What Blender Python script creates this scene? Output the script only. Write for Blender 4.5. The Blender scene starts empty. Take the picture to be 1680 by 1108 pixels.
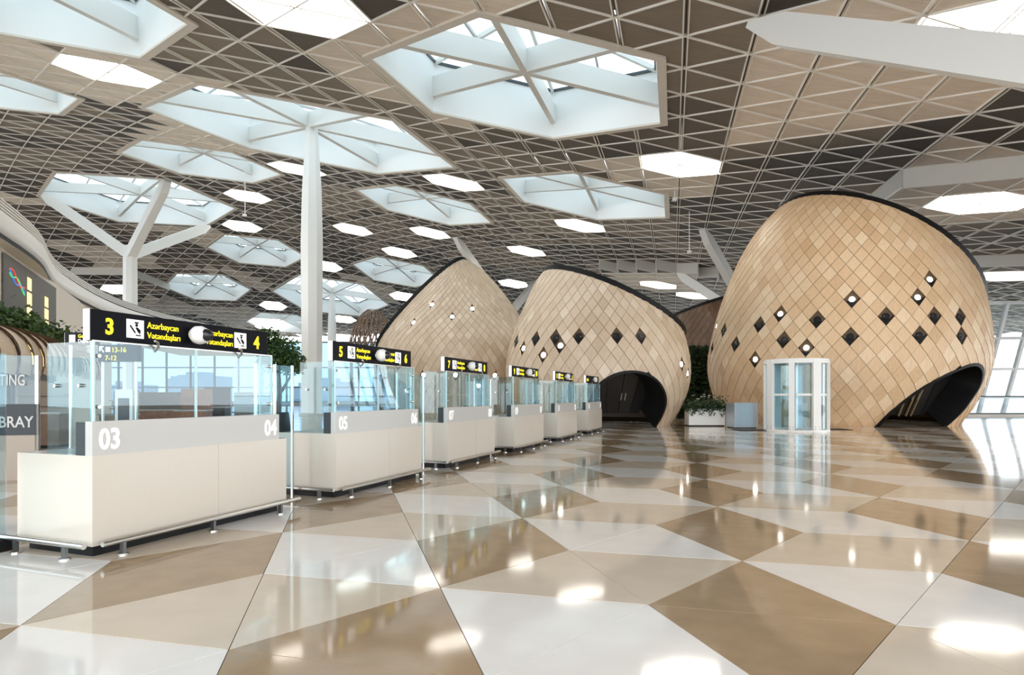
import bpy, bmesh, math, random
from mathutils import Vector, Matrix
R = math.radians
random.seed(7)
scene = bpy.context.scene
COL = scene.collection

# ------------------------------------------------------------------ camera, world, exposure
EYE = 1.35
cam_d = bpy.data.cameras.new('camera'); cam = bpy.data.objects.new('camera', cam_d); COL.objects.link(cam)
cam.location = (0, 0, EYE); cam.rotation_euler = (R(90), 0, 0)
cam_d.sensor_width = 36; cam_d.lens = 36 * 1000 / 1680; cam_d.shift_y = 96 / 1680
cam_d.clip_end = 900
scene.camera = cam
vs = scene.view_settings
vs.view_transform = 'Standard'; vs.look = 'None'; vs.gamma = 1; vs.use_curve_mapping = False
vs.exposure = 1.05
world = bpy.data.worlds.new('sky'); scene.world = world; world.use_nodes = True
wn = world.node_tree.nodes; wl = world.node_tree.links
bg = wn['Background']; bg.inputs['Strength'].default_value = 2.2
tc = wn.new('ShaderNodeTexCoord'); noi = wn.new('ShaderNodeTexNoise'); noi.inputs['Scale'].default_value = 2.2
noi.inputs['Detail'].default_value = 4
rmp = wn.new('ShaderNodeValToRGB')
rmp.color_ramp.elements[0].position = .38; rmp.color_ramp.elements[0].color = (.80, .88, .95, 1)
rmp.color_ramp.elements[1].position = .62; rmp.color_ramp.elements[1].color = (1, .985, .96, 1)
wl.new(tc.outputs['Generated'], noi.inputs['Vector']); wl.new(noi.outputs['Fac'], rmp.inputs['Fac'])
wl.new(rmp.outputs['Color'], bg.inputs['Color'])
scene.cycles.max_bounces = 10; scene.cycles.diffuse_bounces = 5; scene.cycles.transparent_max_bounces = 24
scene.cycles.sample_clamp_indirect = 6
scene.cycles.caustics_reflective = False; scene.cycles.caustics_refractive = False
scene.cycles.use_denoising = True

# ------------------------------------------------------------------ helpers
def tag(o, label=None, cat=None, group=None, kind=None):
    if label: o['label'] = label
    if cat: o['category'] = cat
    if group: o['group'] = group
    if kind: o['kind'] = kind
    return o
def empty(name, loc=(0, 0, 0), rz=0):
    o = bpy.data.objects.new(name, None); COL.objects.link(o); o.location = loc; o.rotation_euler = (0, 0, rz)
    o.empty_display_size = .2
    return o
class MB:
    def __init__(s): s.v = []; s.f = []; s.m = []; s.t = []
    def poly(s, pts, mi=0, tone=0.):
        n = len(s.v); s.v += [tuple(p) for p in pts]; s.f.append(tuple(range(n, n + len(pts)))); s.m.append(mi); s.t.append(tone); return s
    def grid(s, P, closed_u=False, mi=0, tone=0.):
        n = len(s.v); a = len(P); b = len(P[0])
        for r in P: s.v += [tuple(p) for p in r]
        for i in range(a - (0 if closed_u else 1)):
            for j in range(b - 1):
                i2 = (i + 1) % a
                s.f.append((n + i * b + j, n + i2 * b + j, n + i2 * b + j + 1, n + i * b + j + 1)); s.m.append(mi); s.t.append(tone)
        return s
    def prism(s, bot, top, mi=0, tone=0.):
        n = len(s.v); k = len(bot); s.v += [tuple(p) for p in bot] + [tuple(p) for p in top]
        fs = [tuple(reversed(range(n, n + k))), tuple(range(n + k, n + 2 * k))]
        fs += [(n + i, n + (i + 1) % k, n + k + (i + 1) % k, n + k + i) for i in range(k)]
        s.f += fs; s.m += [mi] * len(fs); s.t += [tone] * len(fs); return s
    def box(s, x0, x1, y0, y1, z0, z1, mi=0, tone=0.):
        b = [(x0, y0, z0), (x1, y0, z0), (x1, y1, z0), (x0, y1, z0)]
        return s.prism(b, [(x, y, z1) for x, y, _ in b], mi, tone)
    def bar(s, a, b, w, h, up=(0, 0, 1), mi=0):
        a = Vector(a); b = Vector(b); d = (b - a).normalized(); side = d.cross(Vector(up))
        if side.length < 1e-4: side = d.cross(Vector((1, 0, 0)))
        side.normalize(); u = side.cross(d).normalized()
        q = [side * (w / 2) + u * (h / 2), side * (-w / 2) + u * (h / 2), side * (-w / 2) - u * (h / 2), side * (w / 2) - u * (h / 2)]
        return s.prism([a + k for k in q], [b + k for k in q], mi)
    def tube(s, a, b, r0, r1=None, n=10, mi=0):
        r1 = r0 if r1 is None else r1
        a = Vector(a); b = Vector(b); d = (b - a).normalized(); x = d.orthogonal().normalized(); y = d.cross(x)
        c = [(math.cos(2 * math.pi * i / n), math.sin(2 * math.pi * i / n)) for i in range(n)]
        return s.prism([a + x * (p * r0) + y * (q * r0) for p, q in c], [b + x * (p * r1) + y * (q * r1) for p, q in c], mi)
    def lathe(s, prof, c=(0, 0), n=16, mi=0):
        P = [[(c[0] + r * math.cos(2 * math.pi * i / n), c[1] + r * math.sin(2 * math.pi * i / n), z) for r, z in prof] for i in range(n)]
        return s.grid(P, True, mi)
    def mesh(s, name, mats, tone=False, smooth=False, bevel=0):
        me = bpy.data.meshes.new(name); me.from_pydata(s.v, [], s.f)
        for m in (mats if isinstance(mats, (list, tuple)) else [mats]): me.materials.append(m)
        if isinstance(mats, (list, tuple)) and len(mats) > 1: me.polygons.foreach_set('material_index', s.m)
        if tone:
            at = me.attributes.new('tone', 'FLOAT', 'FACE'); at.data.foreach_set('value', s.t)
        if smooth: me.polygons.foreach_set('use_smooth', [True] * len(s.f))
        if bevel:
            bm = bmesh.new(); bm.from_mesh(me)
            bmesh.ops.bevel(bm, geom=[e for e in bm.edges], offset=bevel, segments=2, affect='EDGES', profile=.5)
            bm.to_mesh(me); bm.free()
        me.update(); return me
    def build(s, name, mats, parent=None, **k):
        o = bpy.data.objects.new(name, s.mesh(name, mats, **k)); COL.objects.link(o); o.parent = parent; return o
def link_mesh(name, me, parent=None, loc=(0, 0, 0), rz=0):
    o = bpy.data.objects.new(name, me); COL.objects.link(o); o.parent = parent; o.location = loc; o.rotation_euler = (0, 0, rz); return o
def copy_tree(o, parent=None):
    c = o.copy(); COL.objects.link(c); c.parent = parent
    for ch in o.children: copy_tree(ch, c)
    return c
TEXT_CACHE = {}
def text_mesh(s, size, mat, depth=.004, align='LEFT', bold=0., xs=1.):
    key = (s, size, mat.name, depth, align, bold, xs)
    if key in TEXT_CACHE: return TEXT_CACHE[key]
    cu = bpy.data.curves.new('t', 'FONT'); cu.body = s; cu.size = size; cu.extrude = depth; cu.align_x = align; cu.offset = bold; cu.resolution_u = 3
    o = bpy.data.objects.new('t', cu); COL.objects.link(o)
    bpy.context.view_layer.update()
    me = bpy.data.meshes.new_from_object(o.evaluated_get(bpy.context.evaluated_depsgraph_get()))
    bpy.data.objects.remove(o); me.name = 'lettering'
    me.materials.clear(); me.materials.append(mat)
    # text plane XY -> XZ plane facing -Y
    me.transform(Matrix.Rotation(R(90), 4, 'X') @ Matrix.Diagonal((xs, 1, 1, 1)))
    TEXT_CACHE[key] = me
    return me

def spelled_mesh(s, size, mat, align='LEFT', xs=1.):
    """lettering set glyph by glyph: schwa is a turned e, s-cedilla an s with a tail, so that all letters share one face"""
    key = ('spelled', s, size, mat.name, align, xs)
    if key in TEXT_CACHE: return TEXT_CACHE[key]
    def raw(t):
        me = text_mesh(t, size, mat, .003, 'LEFT', 0., xs); v = [p.co.copy() for p in me.vertices]; return v, [tuple(f.vertices) for f in me.polygons]
    def right(t): return max(p.x for p in raw(t)[0])
    m = MB(); pre = ''
    for ch in s:
        base = {'ə': 'e', 'ş': 's'}.get(ch, ch)
        off = right(pre + base) - right(base) if pre else 0.
        v, f = raw(base)
        if ch == 'ə':
            cx = (min(p.x for p in v) + max(p.x for p in v)) / 2; cz = (min(p.z for p in v) + max(p.z for p in v)) / 2
            v = [Vector((2 * cx - p.x, p.y, 2 * cz - p.z)) for p in v]
        n = len(m.v); m.v += [(p.x + off, p.y, p.z) for p in v]; m.f += [tuple(i + n for i in q) for q in f]
        if ch == 'ş':
            cx = (min(p.x for p in v) + max(p.x for p in v)) / 2 + off
            w = size * .055
            m.prism([(cx - w * .5, -.003, -size * .0), (cx + w, -.003, 0), (cx + w, -.003, -size * .08), (cx - w, -.003, -size * .16), (cx - w * 1.4, -.003, -size * .12)],
                    [(cx - w * .5, .003, -size * .0), (cx + w, .003, 0), (cx + w, .003, -size * .08), (cx - w, .003, -size * .16), (cx - w * 1.4, .003, -size * .12)])
        pre += base
    m.m = [0] * len(m.f); m.t = [0] * len(m.f)
    if align == 'RIGHT':
        R_ = max(p[0] for p in m.v); m.v = [(p[0] - R_, p[1], p[2]) for p in m.v]
    TEXT_CACHE[key] = m.mesh('lettering', mat)
    return TEXT_CACHE[key]

# ------------------------------------------------------------------ materials
def mat(name, col, rough=.5, metal=0., spec=.5, var=0., scale=6., stretch=(1, 1, 1), bump=0., emit=None, estr=0., tone=None, coat=0.):
    m = bpy.data.materials.new(name); m.use_nodes = True; n = m.node_tree.nodes; l = m.node_tree.links
    p = n['Principled BSDF']
    p.inputs['Roughness'].default_value = rough; p.inputs['Metallic'].default_value = metal
    p.inputs['Specular IOR Level'].default_value = spec; p.inputs['Coat Weight'].default_value = coat
    p.inputs['Base Color'].default_value = (*col, 1)
    base = None
    if tone:
        a = n.new('ShaderNodeAttribute'); a.attribute_name = 'tone'
        rp = n.new('ShaderNodeValToRGB')
        els = rp.color_ramp.elements
        for i, (pos, cc) in enumerate(tone):
            e = els[i] if i < 2 else els.new(pos)
            e.position = pos; e.color = (*cc, 1)
        l.new(a.outputs['Fac'], rp.inputs['Fac']); base = rp.outputs['Color']
    if var or bump:
        t = n.new('ShaderNodeTexCoord'); mp = n.new('ShaderNodeMapping'); mp.inputs['Scale'].default_value = stretch
        nz = n.new('ShaderNodeTexNoise'); nz.inputs['Scale'].default_value = scale; nz.inputs['Detail'].default_value = 5
        l.new(t.outputs['Object'], mp.inputs['Vector']); l.new(mp.outputs['Vector'], nz.inputs['Vector'])
        if var:
            mx = n.new('ShaderNodeMix'); mx.data_type = 'RGBA'; mx.blend_type = 'MULTIPLY'; mx.inputs['Factor'].default_value = 1
            mr = n.new('ShaderNodeMapRange'); mr.inputs['From Min'].default_value = .3; mr.inputs['From Max'].default_value = .7
            mr.inputs['To Min'].default_value = 1 - var; mr.inputs['To Max'].default_value = 1 + var * .3
            l.new(nz.outputs['Fac'], mr.inputs['Value'])
            if base is not None: l.new(base, mx.inputs['A'])
            else: mx.inputs['A'].default_value = (*col, 1)
            l.new(mr.outputs['Result'], mx.inputs['B']); base = mx.outputs['Result']
        if bump:
            b = n.new('ShaderNodeBump'); b.inputs['Strength'].default_value = bump; b.inputs['Distance'].default_value = .02
            l.new(nz.outputs['Fac'], b.inputs['Height']); l.new(b.outputs['Normal'], p.inputs['Normal'])
    if base is not None: l.new(base, p.inputs['Base Color'])
    if emit:
        p.inputs['Emission Color'].default_value = (*emit, 1); p.inputs['Emission Strength'].default_value = estr
    return m
def glass_mat(name, tint, refl=.25, rough=.0):
    m = bpy.data.materials.new(name); m.use_nodes = True; n = m.node_tree.nodes; l = m.node_tree.links
    n.remove(n['Principled BSDF']); out = n['Material Output']
    tr = n.new('ShaderNodeBsdfTransparent'); tr.inputs['Color'].default_value = (*tint, 1)
    gl = n.new('ShaderNodeBsdfGlossy'); gl.inputs['Roughness'].default_value = rough; gl.inputs['Color'].default_value = (.95, .98, 1, 1)
    lw = n.new('ShaderNodeLayerWeight'); lw.inputs['Blend'].default_value = .5
    pw = n.new('ShaderNodeMath'); pw.operation = 'POWER'; pw.inputs[1].default_value = 4
    ma = n.new('ShaderNodeMath'); ma.operation = 'MULTIPLY_ADD'; ma.inputs[1].default_value = .8; ma.inputs[2].default_value = refl * .22
    l.new(lw.outputs['Facing'], pw.inputs[0]); l.new(pw.outputs[0], ma.inputs[0])
    mx = n.new('ShaderNodeMixShader')
    l.new(ma.outputs[0], mx.inputs['Fac']); l.new(tr.outputs['BSDF'], mx.inputs[1]); l.new(gl.outputs['BSDF'], mx.inputs[2])
    l.new(mx.outputs['Shader'], out.inputs['Surface'])
    return m
def woodtone(a, b, c): return [(0., a), (1., c), (.5, b)]
M = {}
M['floor_white'] = mat('floor_white', (.88, .855, .825), .07, var=.05, scale=3)
M['floor_beige'] = mat('floor_beige', (.72, .62, .505), .07, var=.07, scale=3)
M['floor_tan'] = mat('floor_tan', (.42, .30, .185), .07, var=.14, scale=4)
M['joint'] = mat('joint', (.10, .08, .06), .6)
M['panel'] = mat('panel', (.5, .45, .4), .7, tone=[(0, (.06, .047, .036)), (1, (.88, .785, .68)), (.33, (.13, .104, .08)), (.66, (.27, .22, .172))], var=.12, scale=1.2, stretch=(1, 6, 1))
M['grid'] = mat('grid', (.90, .87, .82), .5)
M['deck'] = mat('deck', (.07, .06, .05), .9)
M['fascia'] = mat('fascia', (.62, .60, .56), .6)
M['rim'] = mat('rim', (.72, .66, .585), .55)
M['white'] = mat('white', (.86, .86, .85), .45)
M['shaft'] = mat('shaft', (.90, .92, .92), .5)
M['steel_white'] = mat('steel_white', (.80, .80, .78), .45)
M['bar_dark'] = mat('bar_dark', (.05, .06, .07), .4)
M['bar_grey'] = mat('bar_grey', (.55, .57, .58), .4)
M['light'] = mat('light', (1, 1, 1), .5, emit=(1, .95, .86), estr=3.4)
M['wood'] = mat('wood', (.6, .43, .26), .48, tone=woodtone((.66, .44, .25), (.77, .55, .34), (.88, .70, .49)), var=.12, scale=3.2, stretch=(7, 7, .7))
M['wood_pale'] = mat('wood_pale', (.6, .5, .4), .48, tone=woodtone((.60, .455, .32), (.70, .555, .41), (.82, .69, .55)), var=.12, scale=3.2, stretch=(7, 7, .7))
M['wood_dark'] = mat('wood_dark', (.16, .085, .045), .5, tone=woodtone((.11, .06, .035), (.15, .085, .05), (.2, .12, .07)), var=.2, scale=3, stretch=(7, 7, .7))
M['seam'] = mat('seam', (.12, .075, .04), .7)
M['black'] = mat('black', (.006, .006, .0065), .5, spec=.25)
M['black_door'] = mat('black_door', (.018, .016, .015), .35, var=.4, scale=2, stretch=(8, 8, .4))
M['brass'] = mat('brass', (.45, .33, .18), .35, metal=.7)
M['lens'] = mat('lens', (.02, .02, .022), .2)
M['lamp'] = mat('lamp', (1, 1, 1), .4, emit=(1, .94, .82), estr=6)
M['counter'] = mat('counter', (.66, .605, .53), .16, var=.03, scale=60)
M['counter_top'] = mat('counter_top', (.56, .55, .53), .25)
M['digit_white'] = mat('digit_white', (.95, .95, .95), .5, emit=(1, 1, 1), estr=.12)
M['sign_black'] = mat('sign_black', (.004, .0045, .008), .5, spec=.15)
M['sign_yellow'] = mat('sign_yellow', (.93, .75, .02), .5, emit=(1, .82, .02), estr=.35)
M['sign_white'] = mat('sign_white', (.93, .93, .93), .5, emit=(1, 1, 1), estr=.3)
M['steel'] = mat('steel', (.62, .60, .57), .28, metal=1.)
M['steel_dark'] = mat('steel_dark', (.16, .16, .16), .35, metal=.8)
M['glass'] = glass_mat('glass', (.80, .90, .93), .22)
M['pane'] = glass_mat('pane', (.17, .27, .35), .16)
M['pane_sky'] = glass_mat('pane_sky', (.84, .90, .93), .12)
M['pane_roof'] = glass_mat('pane_roof', (.36, .43, .46), .12)
M['glass_edge'] = mat('glass_edge', (.55, .74, .72), .2)
M['plaster'] = mat('plaster', (.80, .735, .65), .7)
M['balcony'] = mat('balcony', (.94, .91, .87), .35)
M['poster'] = mat('poster', (.17, .155, .14), .6)
M['gold'] = mat('gold', (.75, .6, .28), .5, emit=(1, .75, .3), estr=.7, var=.5, scale=3)
M['leaf'] = mat('leaf', (.035, .085, .025), .55, tone=woodtone((.015, .045, .012), (.04, .095, .022), (.09, .16, .04)))
M['leaf_dark'] = mat('leaf_dark', (.02, .05, .016), .55, tone=woodtone((.01, .028, .008), (.022, .05, .015), (.05, .09, .03)))
M['flower'] = mat('flower', (.85, .85, .78), .6)
M['bark'] = mat('bark', (.12, .08, .05), .8)
M['silver'] = mat('silver', (.50, .55, .60), .32, metal=.55)
M['mat_black'] = mat('mat_black', (.03, .028, .026), .9)
M['copper'] = mat('copper', (.42, .16, .07), .4, var=.3)
M['brown'] = mat('brown', (.22, .14, .09), .5, var=.2)
M['taupe'] = mat('taupe', (.40, .33, .27), .5)
M['charcoal'] = mat('charcoal', (.02, .025, .03), .4)
M['ground'] = mat('ground', (.55, .56, .55), .8, var=.2, scale=.05)
M['city'] = mat('city', (.30, .38, .44), .8)
M['screen_red'] = mat('red', (.7, .08, .05), .5, emit=(1, .1, .05), estr=.3)
M['screen_blue'] = mat('blue', (.08, .2, .6), .5, emit=(.1, .3, 1), estr=.3)
M['screen_green'] = mat('green', (.1, .55, .2), .5, emit=(.1, 1, .3), estr=.3)

# ------------------------------------------------------------------ ceiling height field (smooth bicubic surface through surveyed heights)
COEF = [
 [20.4,21.0,21.5,21.7,21.5,20.9,19.9,18.6,16.9,15.0,12.9,10.8,8.6,6.4,4.2],
 [19.3,20.2,21.0,21.5,21.7,21.5,20.7,19.3,17.6,15.5,13.4,11.2,8.9,6.7,4.5],
 [18.1,19.3,20.4,21.4,22.0,22.1,21.5,20.2,18.3,16.1,13.8,11.5,9.3,7.0,4.8],
 [16.6,18.2,19.7,21.1,22.2,22.8,22.6,21.4,19.1,16.6,14.2,11.9,9.6,7.3,5.1],
 [15.0,16.9,18.8,20.7,22.4,23.6,23.9,22.7,20.2,17.3,14.6,12.2,9.9,7.6,5.5],
 [13.3,15.4,17.7,20.0,22.4,24.4,24.8,23.9,21.5,18.0,15.0,12.4,10.1,8.0,5.9],
 [11.6,13.9,16.3,19.0,22.0,24.4,24.6,23.8,21.2,17.8,15.0,12.6,10.4,8.3,6.3],
 [10.0,12.4,14.7,17.3,20.4,22.3,22.5,21.8,19.8,17.1,14.7,12.6,10.6,8.6,6.7],
 [8.6,11.0,13.9,15.9,17.7,19.1,19.8,19.8,18.6,16.6,14.5,12.6,10.7,8.9,7.2],
 [7.5,9.6,11.8,13.5,15.2,16.3,17.2,17.5,16.9,15.6,14.0,12.4,10.7,9.1,7.5],
 [6.8,8.8,10.9,12.3,13.3,14.2,15.0,15.4,15.2,14.4,13.2,11.9,10.6,9.2,7.8],
 [6.2,8.0,9.6,10.9,11.8,12.6,13.2,13.5,13.5,13.1,12.3,11.3,10.2,9.1,7.9],
 [5.6,7.1,8.4,9.5,10.3,11.0,11.6,11.9,12.0,11.8,11.3,10.6,9.8,8.9,7.9],
 [4.9,6.1,7.2,8.1,9.0,9.6,10.1,10.5,10.6,10.5,10.2,9.8,9.2,8.5,7.8],
 [4.0,5.0,6.0,6.9,7.6,8.3,8.7,9.1,9.3,9.3,9.2,8.9,8.5,8.0,7.4],
 [3.1,4.0,4.8,5.6,6.3,6.9,7.4,7.8,8.1,8.2,8.1,8.0,7.7,7.4,7.0],
 [2.1,2.9,3.7,4.4,5.1,5.7,6.2,6.6,6.9,7.0,7.1,7.1,6.9,6.7,6.5],
 [1.0,1.8,2.5,3.2,3.9,4.4,4.9,5.3,5.7,5.9,6.1,6.1,6.1,6.0,5.9]]
CX0, CY0, CG = -120., -15., 15.
def bas(t):
    i = math.floor(t); u = t - i
    return i, ((1 - u) ** 3 / 6, (3 * u ** 3 - 6 * u * u + 4) / 6, (-3 * u ** 3 + 3 * u * u + 3 * u + 1) / 6, u ** 3 / 6)
def zc(x, y):
    i, a = bas((x - CX0) / CG); j, b = bas((y - CY0) / CG); s = 0
    for p in range(4):
        row = COEF[min(max(i - 1 + p, 0), 17)]
        for q in range(4): s += a[p] * b[q] * row[min(max(j - 1 + q, 0), 14)]
    return s
TH = R(14.78); CB = 2.6; PER = 8 * CB
E1 = (math.sin(TH), math.cos(TH)); E2 = (math.sin(TH + R(60)), math.cos(TH + R(60))); E3 = (math.sin(TH - R(60)), math.cos(TH - R(60)))
NX, NY = 7.807, 19.118
def node(r, c): return (NX + CB * (r * E1[0] + c * E2[0]), NY + CB * (r * E1[1] + c * E2[1]))
def hexc(i, j): return (.604 + PER * (i * E1[0] + j * E3[0]), 27.837 + PER * (i * E1[1] + j * E3[1]))
S1, S2 = 7.25, 10.59
# skylights: (lattice cell, size, label)
SKY = [((0, 0), S1, 'large six-sided skylight nearest the big white slanting strut'),
       ((0, 1), S2, 'wide hexagonal skylight crowned by the tall plain white column'),
       ((1, 0), S1, 'hexagonal skylight between two lit panels in front of the round timber pods'),
       ((1, 1), S1, 'narrow-looking hexagonal skylight directly behind the one over the plain column'),
       ((0, 2), S1, 'hexagonal skylight between the plain column skylight and the branching column skylight'),
       ((0, 3), S2, 'wide hexagonal skylight carried by the three-branched white column'),
       ((1, 3), S1, 'hexagonal skylight just behind the plain white column, right of the branching column'),
       ((1, 4), S1, 'hexagonal skylight framed by beige panels beside the branching column'),
       ((2, 2), S1, 'hexagonal skylight just above the peaked timber pod'),
       ((2, 3), S2, 'wide hexagonal skylight on the far thin white column'),
       ((-1, 1), S1, 'hexagonal skylight over the passport desks beside an elongated lit panel'),
       ((-1, 2), S1, 'hexagonal skylight above the curved white balcony edge'),
       ((2, 4), S1, 'distant hexagonal skylight above the green tree'),]
HEX = []
for (ij, S, lab) in SKY:
    cx, cy = hexc(*ij); HEX.append((cx, cy, S))
def hexpts(cx, cy, S): return [(cx + S * math.sin(TH + R(60) * k), cy + S * math.cos(TH + R(60) * k)) for k in range(6)]
HP = [hexpts(*h) for h in HEX]
LIGHTS = [(7, -1), (17, -5), (15, -9), (19, -16), (25, -9), (26, -14), (29, -19), (26, -22), (32, -26), (32, -18), (38, -25), (48, -34), (9, -14), (3, -7), (-1, 3), (4, 6), (24, -2), (25, 0), (10, 11), (34, -12), (42, -22), (44, -41), (54, -38), (50, -30)]
LSET = set(LIGHTS)
LLAB = {(7, -1): 'glowing hexagonal ceiling light in a beige field between two skylights and the biggest pod', (17, -5): 'glowing hexagonal ceiling light above the middle timber pod, next to a skylight',
        (15, -9): 'glowing hexagonal ceiling light between the plain column skylight and the pod-side skylight', (19, -16): 'glowing hexagonal ceiling light half hidden by the plain white column',
        (9, -14): 'glowing hexagonal ceiling light squeezed between skylights over the first passport desk', (3, -7): 'large glowing hexagonal ceiling light beside the skylight nearest the slanting strut',
        (-1, 3): 'large glowing hexagonal ceiling light partly covered by the huge slanting strut', (4, 6): 'glowing hexagonal ceiling light in a lowered ceiling panel beside the biggest pod top',
        (26, -22): 'glowing hexagonal ceiling light between the branching column skylight and plain column', (32, -26): 'glowing hexagonal ceiling light right of the branching column crown',
        (44, -41): 'glowing hexagonal ceiling light crossed by the branching column shaft', (10, 11): 'glowing hexagonal ceiling light over the leaning glass wall',
        (25, -9): 'glowing hexagonal ceiling light above the gap between the peaked and middle pods', (24, -2): 'glowing hexagonal ceiling light in a lowered ceiling field behind the middle pod'}
PLATEAU = [(4, 6, 2.3, 1.0), (23.5, -1, 4.1, 1.1), (44, -41, 3.1, 1.1), (10, 11, 2.3, .9)]
PLC = [(*node(r, c), s * CB, d) for r, c, s, d in PLATEAU]
def in_hex(x, y, cx, cy, S):
    dx, dy = x - cx, y - cy
    for k in range(3):
        a = TH + R(30) + R(60) * k
        if abs(dx * math.sin(a) + dy * math.cos(a)) > S * .8660255: return False
    return True
def drop_at(x, y):
    for cx, cy, S, d in PLC:
        if in_hex(x, y, cx, cy, S): return d
    return 0.
def split_outside(poly, hp):
    """2-D convex polygon minus convex hexagon -> list of convex pieces"""
    out = []; cur = poly
    n = len(hp); cx = sum(p[0] for p in hp) / n; cy = sum(p[1] for p in hp) / n
    for k in range(n):
        a = hp[k]; b = hp[(k + 1) % n]
        nx, ny = b[1] - a[1], -(b[0] - a[0])
        if (cx - a[0]) * nx + (cy - a[1]) * ny > 0: nx, ny = -nx, -ny
        ins, outs = [], []
        for i in range(len(cur)):
            p = cur[i]; q = cur[(i + 1) % len(cur)]
            dp = (p[0] - a[0]) * nx + (p[1] - a[1]) * ny; dq = (q[0] - a[0]) * nx + (q[1] - a[1]) * ny
            (ins if dp <= 0 else outs).append(p)
            if dp * dq < 0:
                t = dp / (dp - dq); m = (p[0] + (q[0] - p[0]) * t, p[1] + (q[1] - p[1]) * t)
                ins.append(m); outs.append(m)
        if len(outs) >= 3: out.append(outs)
        cur = ins
        if len(cur) < 3: break
    return out
def near_hex(x, y, m=1.6): return [k for k, (cx, cy, S) in enumerate(HEX) if (x - cx) ** 2 + (y - cy) ** 2 < (S + m) ** 2]
def pip(x, y, P):
    r = False; n = len(P)
    for i in range(n):
        x1, y1 = P[i]; x2, y2 = P[(i + 1) % n]
        if (y1 > y) != (y2 > y) and x < (x2 - x1) * (y - y1) / (y2 - y1) + x1: r = not r
    return r
def proj(x, y, z): return 840 + 1000 * x / y, 650 - 1000 * (z - EYE) / y

# beige panel fields and mid-brown fields, outlined in lattice steps
BEIGE = [[(1, 0), (5, 0), (4, 1), (3, 2), (1, 4), (-2, 4), (-2, 2), (1, -.5)],
  [(7.7, -15), (6.9, -12), (8.6, -11.5), (12.5, -16), (12.5, -17.6), (10.4, -17.8)],
  [(13.3, -16), (21, -23.2), (18, -20.4), (17.7, -17), (19, -17), (16.5, -15.8)],
  [(3.1, -6), (2, -5), (0, -3), (2, -3.5), (5, -6), (8, -6), (7, -8), (4, -7.5)],
  [(9.1, -4), (6, -1), (6, 0), (9, 0), (10.3, -1.3), (9.6, -2)],
  [(28, -33), (31.5, -32), (31.5, -30), (30, -34), (29, -34)],
  [(33, -32), (36.8, -31), (34.3, -28), (33, -28)],
  [(40.5, -35.6), (41.7, -33), (44.6, -33.6), (44.4, -31.5), (40.5, -31.4)],
  [(36, -37.6), (36.5, -39), (41.3, -39.4), (41, -36), (37.6, -35)],
  [(45, -40), (49.8, -40), (51, -42.7), (50.6, -45.5)],
  [(49, -40.8), (48.6, -36), (51, -36), (55.4, -41), (51, -41.5)],
  [(38.4, -24.8), (44.7, -24), (41, -21.4)], [(23.8, -4.6), (18.6, 0), (24, .5), (27.4, -4.4)],
  [(2, 4), (6, 4), (6, 7), (2, 9)], [(24, 2), (24, 6), (28, 2)], [(12, 6), (16, 6), (12, 10)]]
MIDS = [[(16.9, -8), (15.7, -4.2), (19.8, -5.9), (20.6, -8.4)], [(25, -12.2), (26.4, -8), (28.4, -8.8), (31, -13.2)],
  [(23, -14.5), (26.3, -18.2), (21, -16.6), (20.4, -14.7)], [(4, -9.5), (4.7, -8.2), (8.5, -11.5), (6.2, -11.8)],
  [(9, -8.4), (13, -8), (11.3, -6.5), (8, -7)], [(21, -16.6), (22.5, -15), (27.6, -18.6), (27.2, -20)],
  [(17.5, -4), (16, -1), (12.5, -1), (16, -4.2)], [(18.3, -24.4), (19.4, -21), (18.3, -21), (16.8, -23)]]
def tone_of(r, c, up):
    fr, fc = (r + 1 / 3, c + 1 / 3) if up else (r + 2 / 3, c + 2 / 3)
    if any(pip(fr, fc, P) for P in BEIGE): return .93 + random.random() * .07
    if any(pip(fr, fc, P) for P in MIDS): return .60 + random.random() * .06
    a, b = math.floor(fr / 3), math.floor(fc / 3); w = (fr / 3 - a) + (fc / 3 - b) > 1
    h = math.sin(a * 12.99 + b * 78.23 + w * 37.7) * 43758.5453; h -= math.floor(h)
    return (.05 if h < .36 else .33 if h < .72 else .58) + random.random() * .06

# ------------------------------------------------------------------ structure: ceiling
def visible_area(pts):
    if any(p[1] < 1.0 for p in pts): return 0
    q = [proj(*p) for p in pts]
    cx = sum(a for a, b in q) / len(q); cy = sum(b for a, b in q) / len(q)
    if not (-60 < cx < 1740 and -60 < cy < 660): return 0
    return abs(sum(q[i][0] * q[(i + 1) % len(q)][1] - q[(i + 1) % len(q)][0] * q[i][1] for i in range(len(q)))) / 2
deck = MB(); panels = []; lights_tri = {}
gridm = MB()
def seg_outside(p, q, hp):
    """parts of 2-D segment outside convex hexagon"""
    t0, t1 = 0., 1.; n = len(hp); cx = sum(a[0] for a in hp) / n; cy = sum(a[1] for a in hp) / n
    for k in range(n):
        a = hp[k]; b = hp[(k + 1) % n]; nx, ny = b[1] - a[1], -(b[0] - a[0])
        if (cx - a[0]) * nx + (cy - a[1]) * ny > 0: nx, ny = -nx, -ny
        dp = (p[0] - a[0]) * nx + (p[1] - a[1]) * ny; dq = (q[0] - a[0]) * nx + (q[1] - a[1]) * ny
        if dp > 0 and dq > 0: return [(p, q)]
        if dp > 0: t0 = max(t0, dp / (dp - dq))
        elif dq > 0: t1 = min(t1, dp / (dp - dq))
    if t0 >= t1: return [(p, q)]
    L = lambda t: (p[0] + (q[0] - p[0]) * t, p[1] + (q[1] - p[1]) * t)
    o = []
    if t0 > .02: o.append((p, L(t0)))
    if t1 < .98: o.append((L(t1), q))
    return o
def in_region(x, y): return -8 < y < 134 and abs(x) < 30 + .98 * max(y, 0) and x < 72
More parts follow.
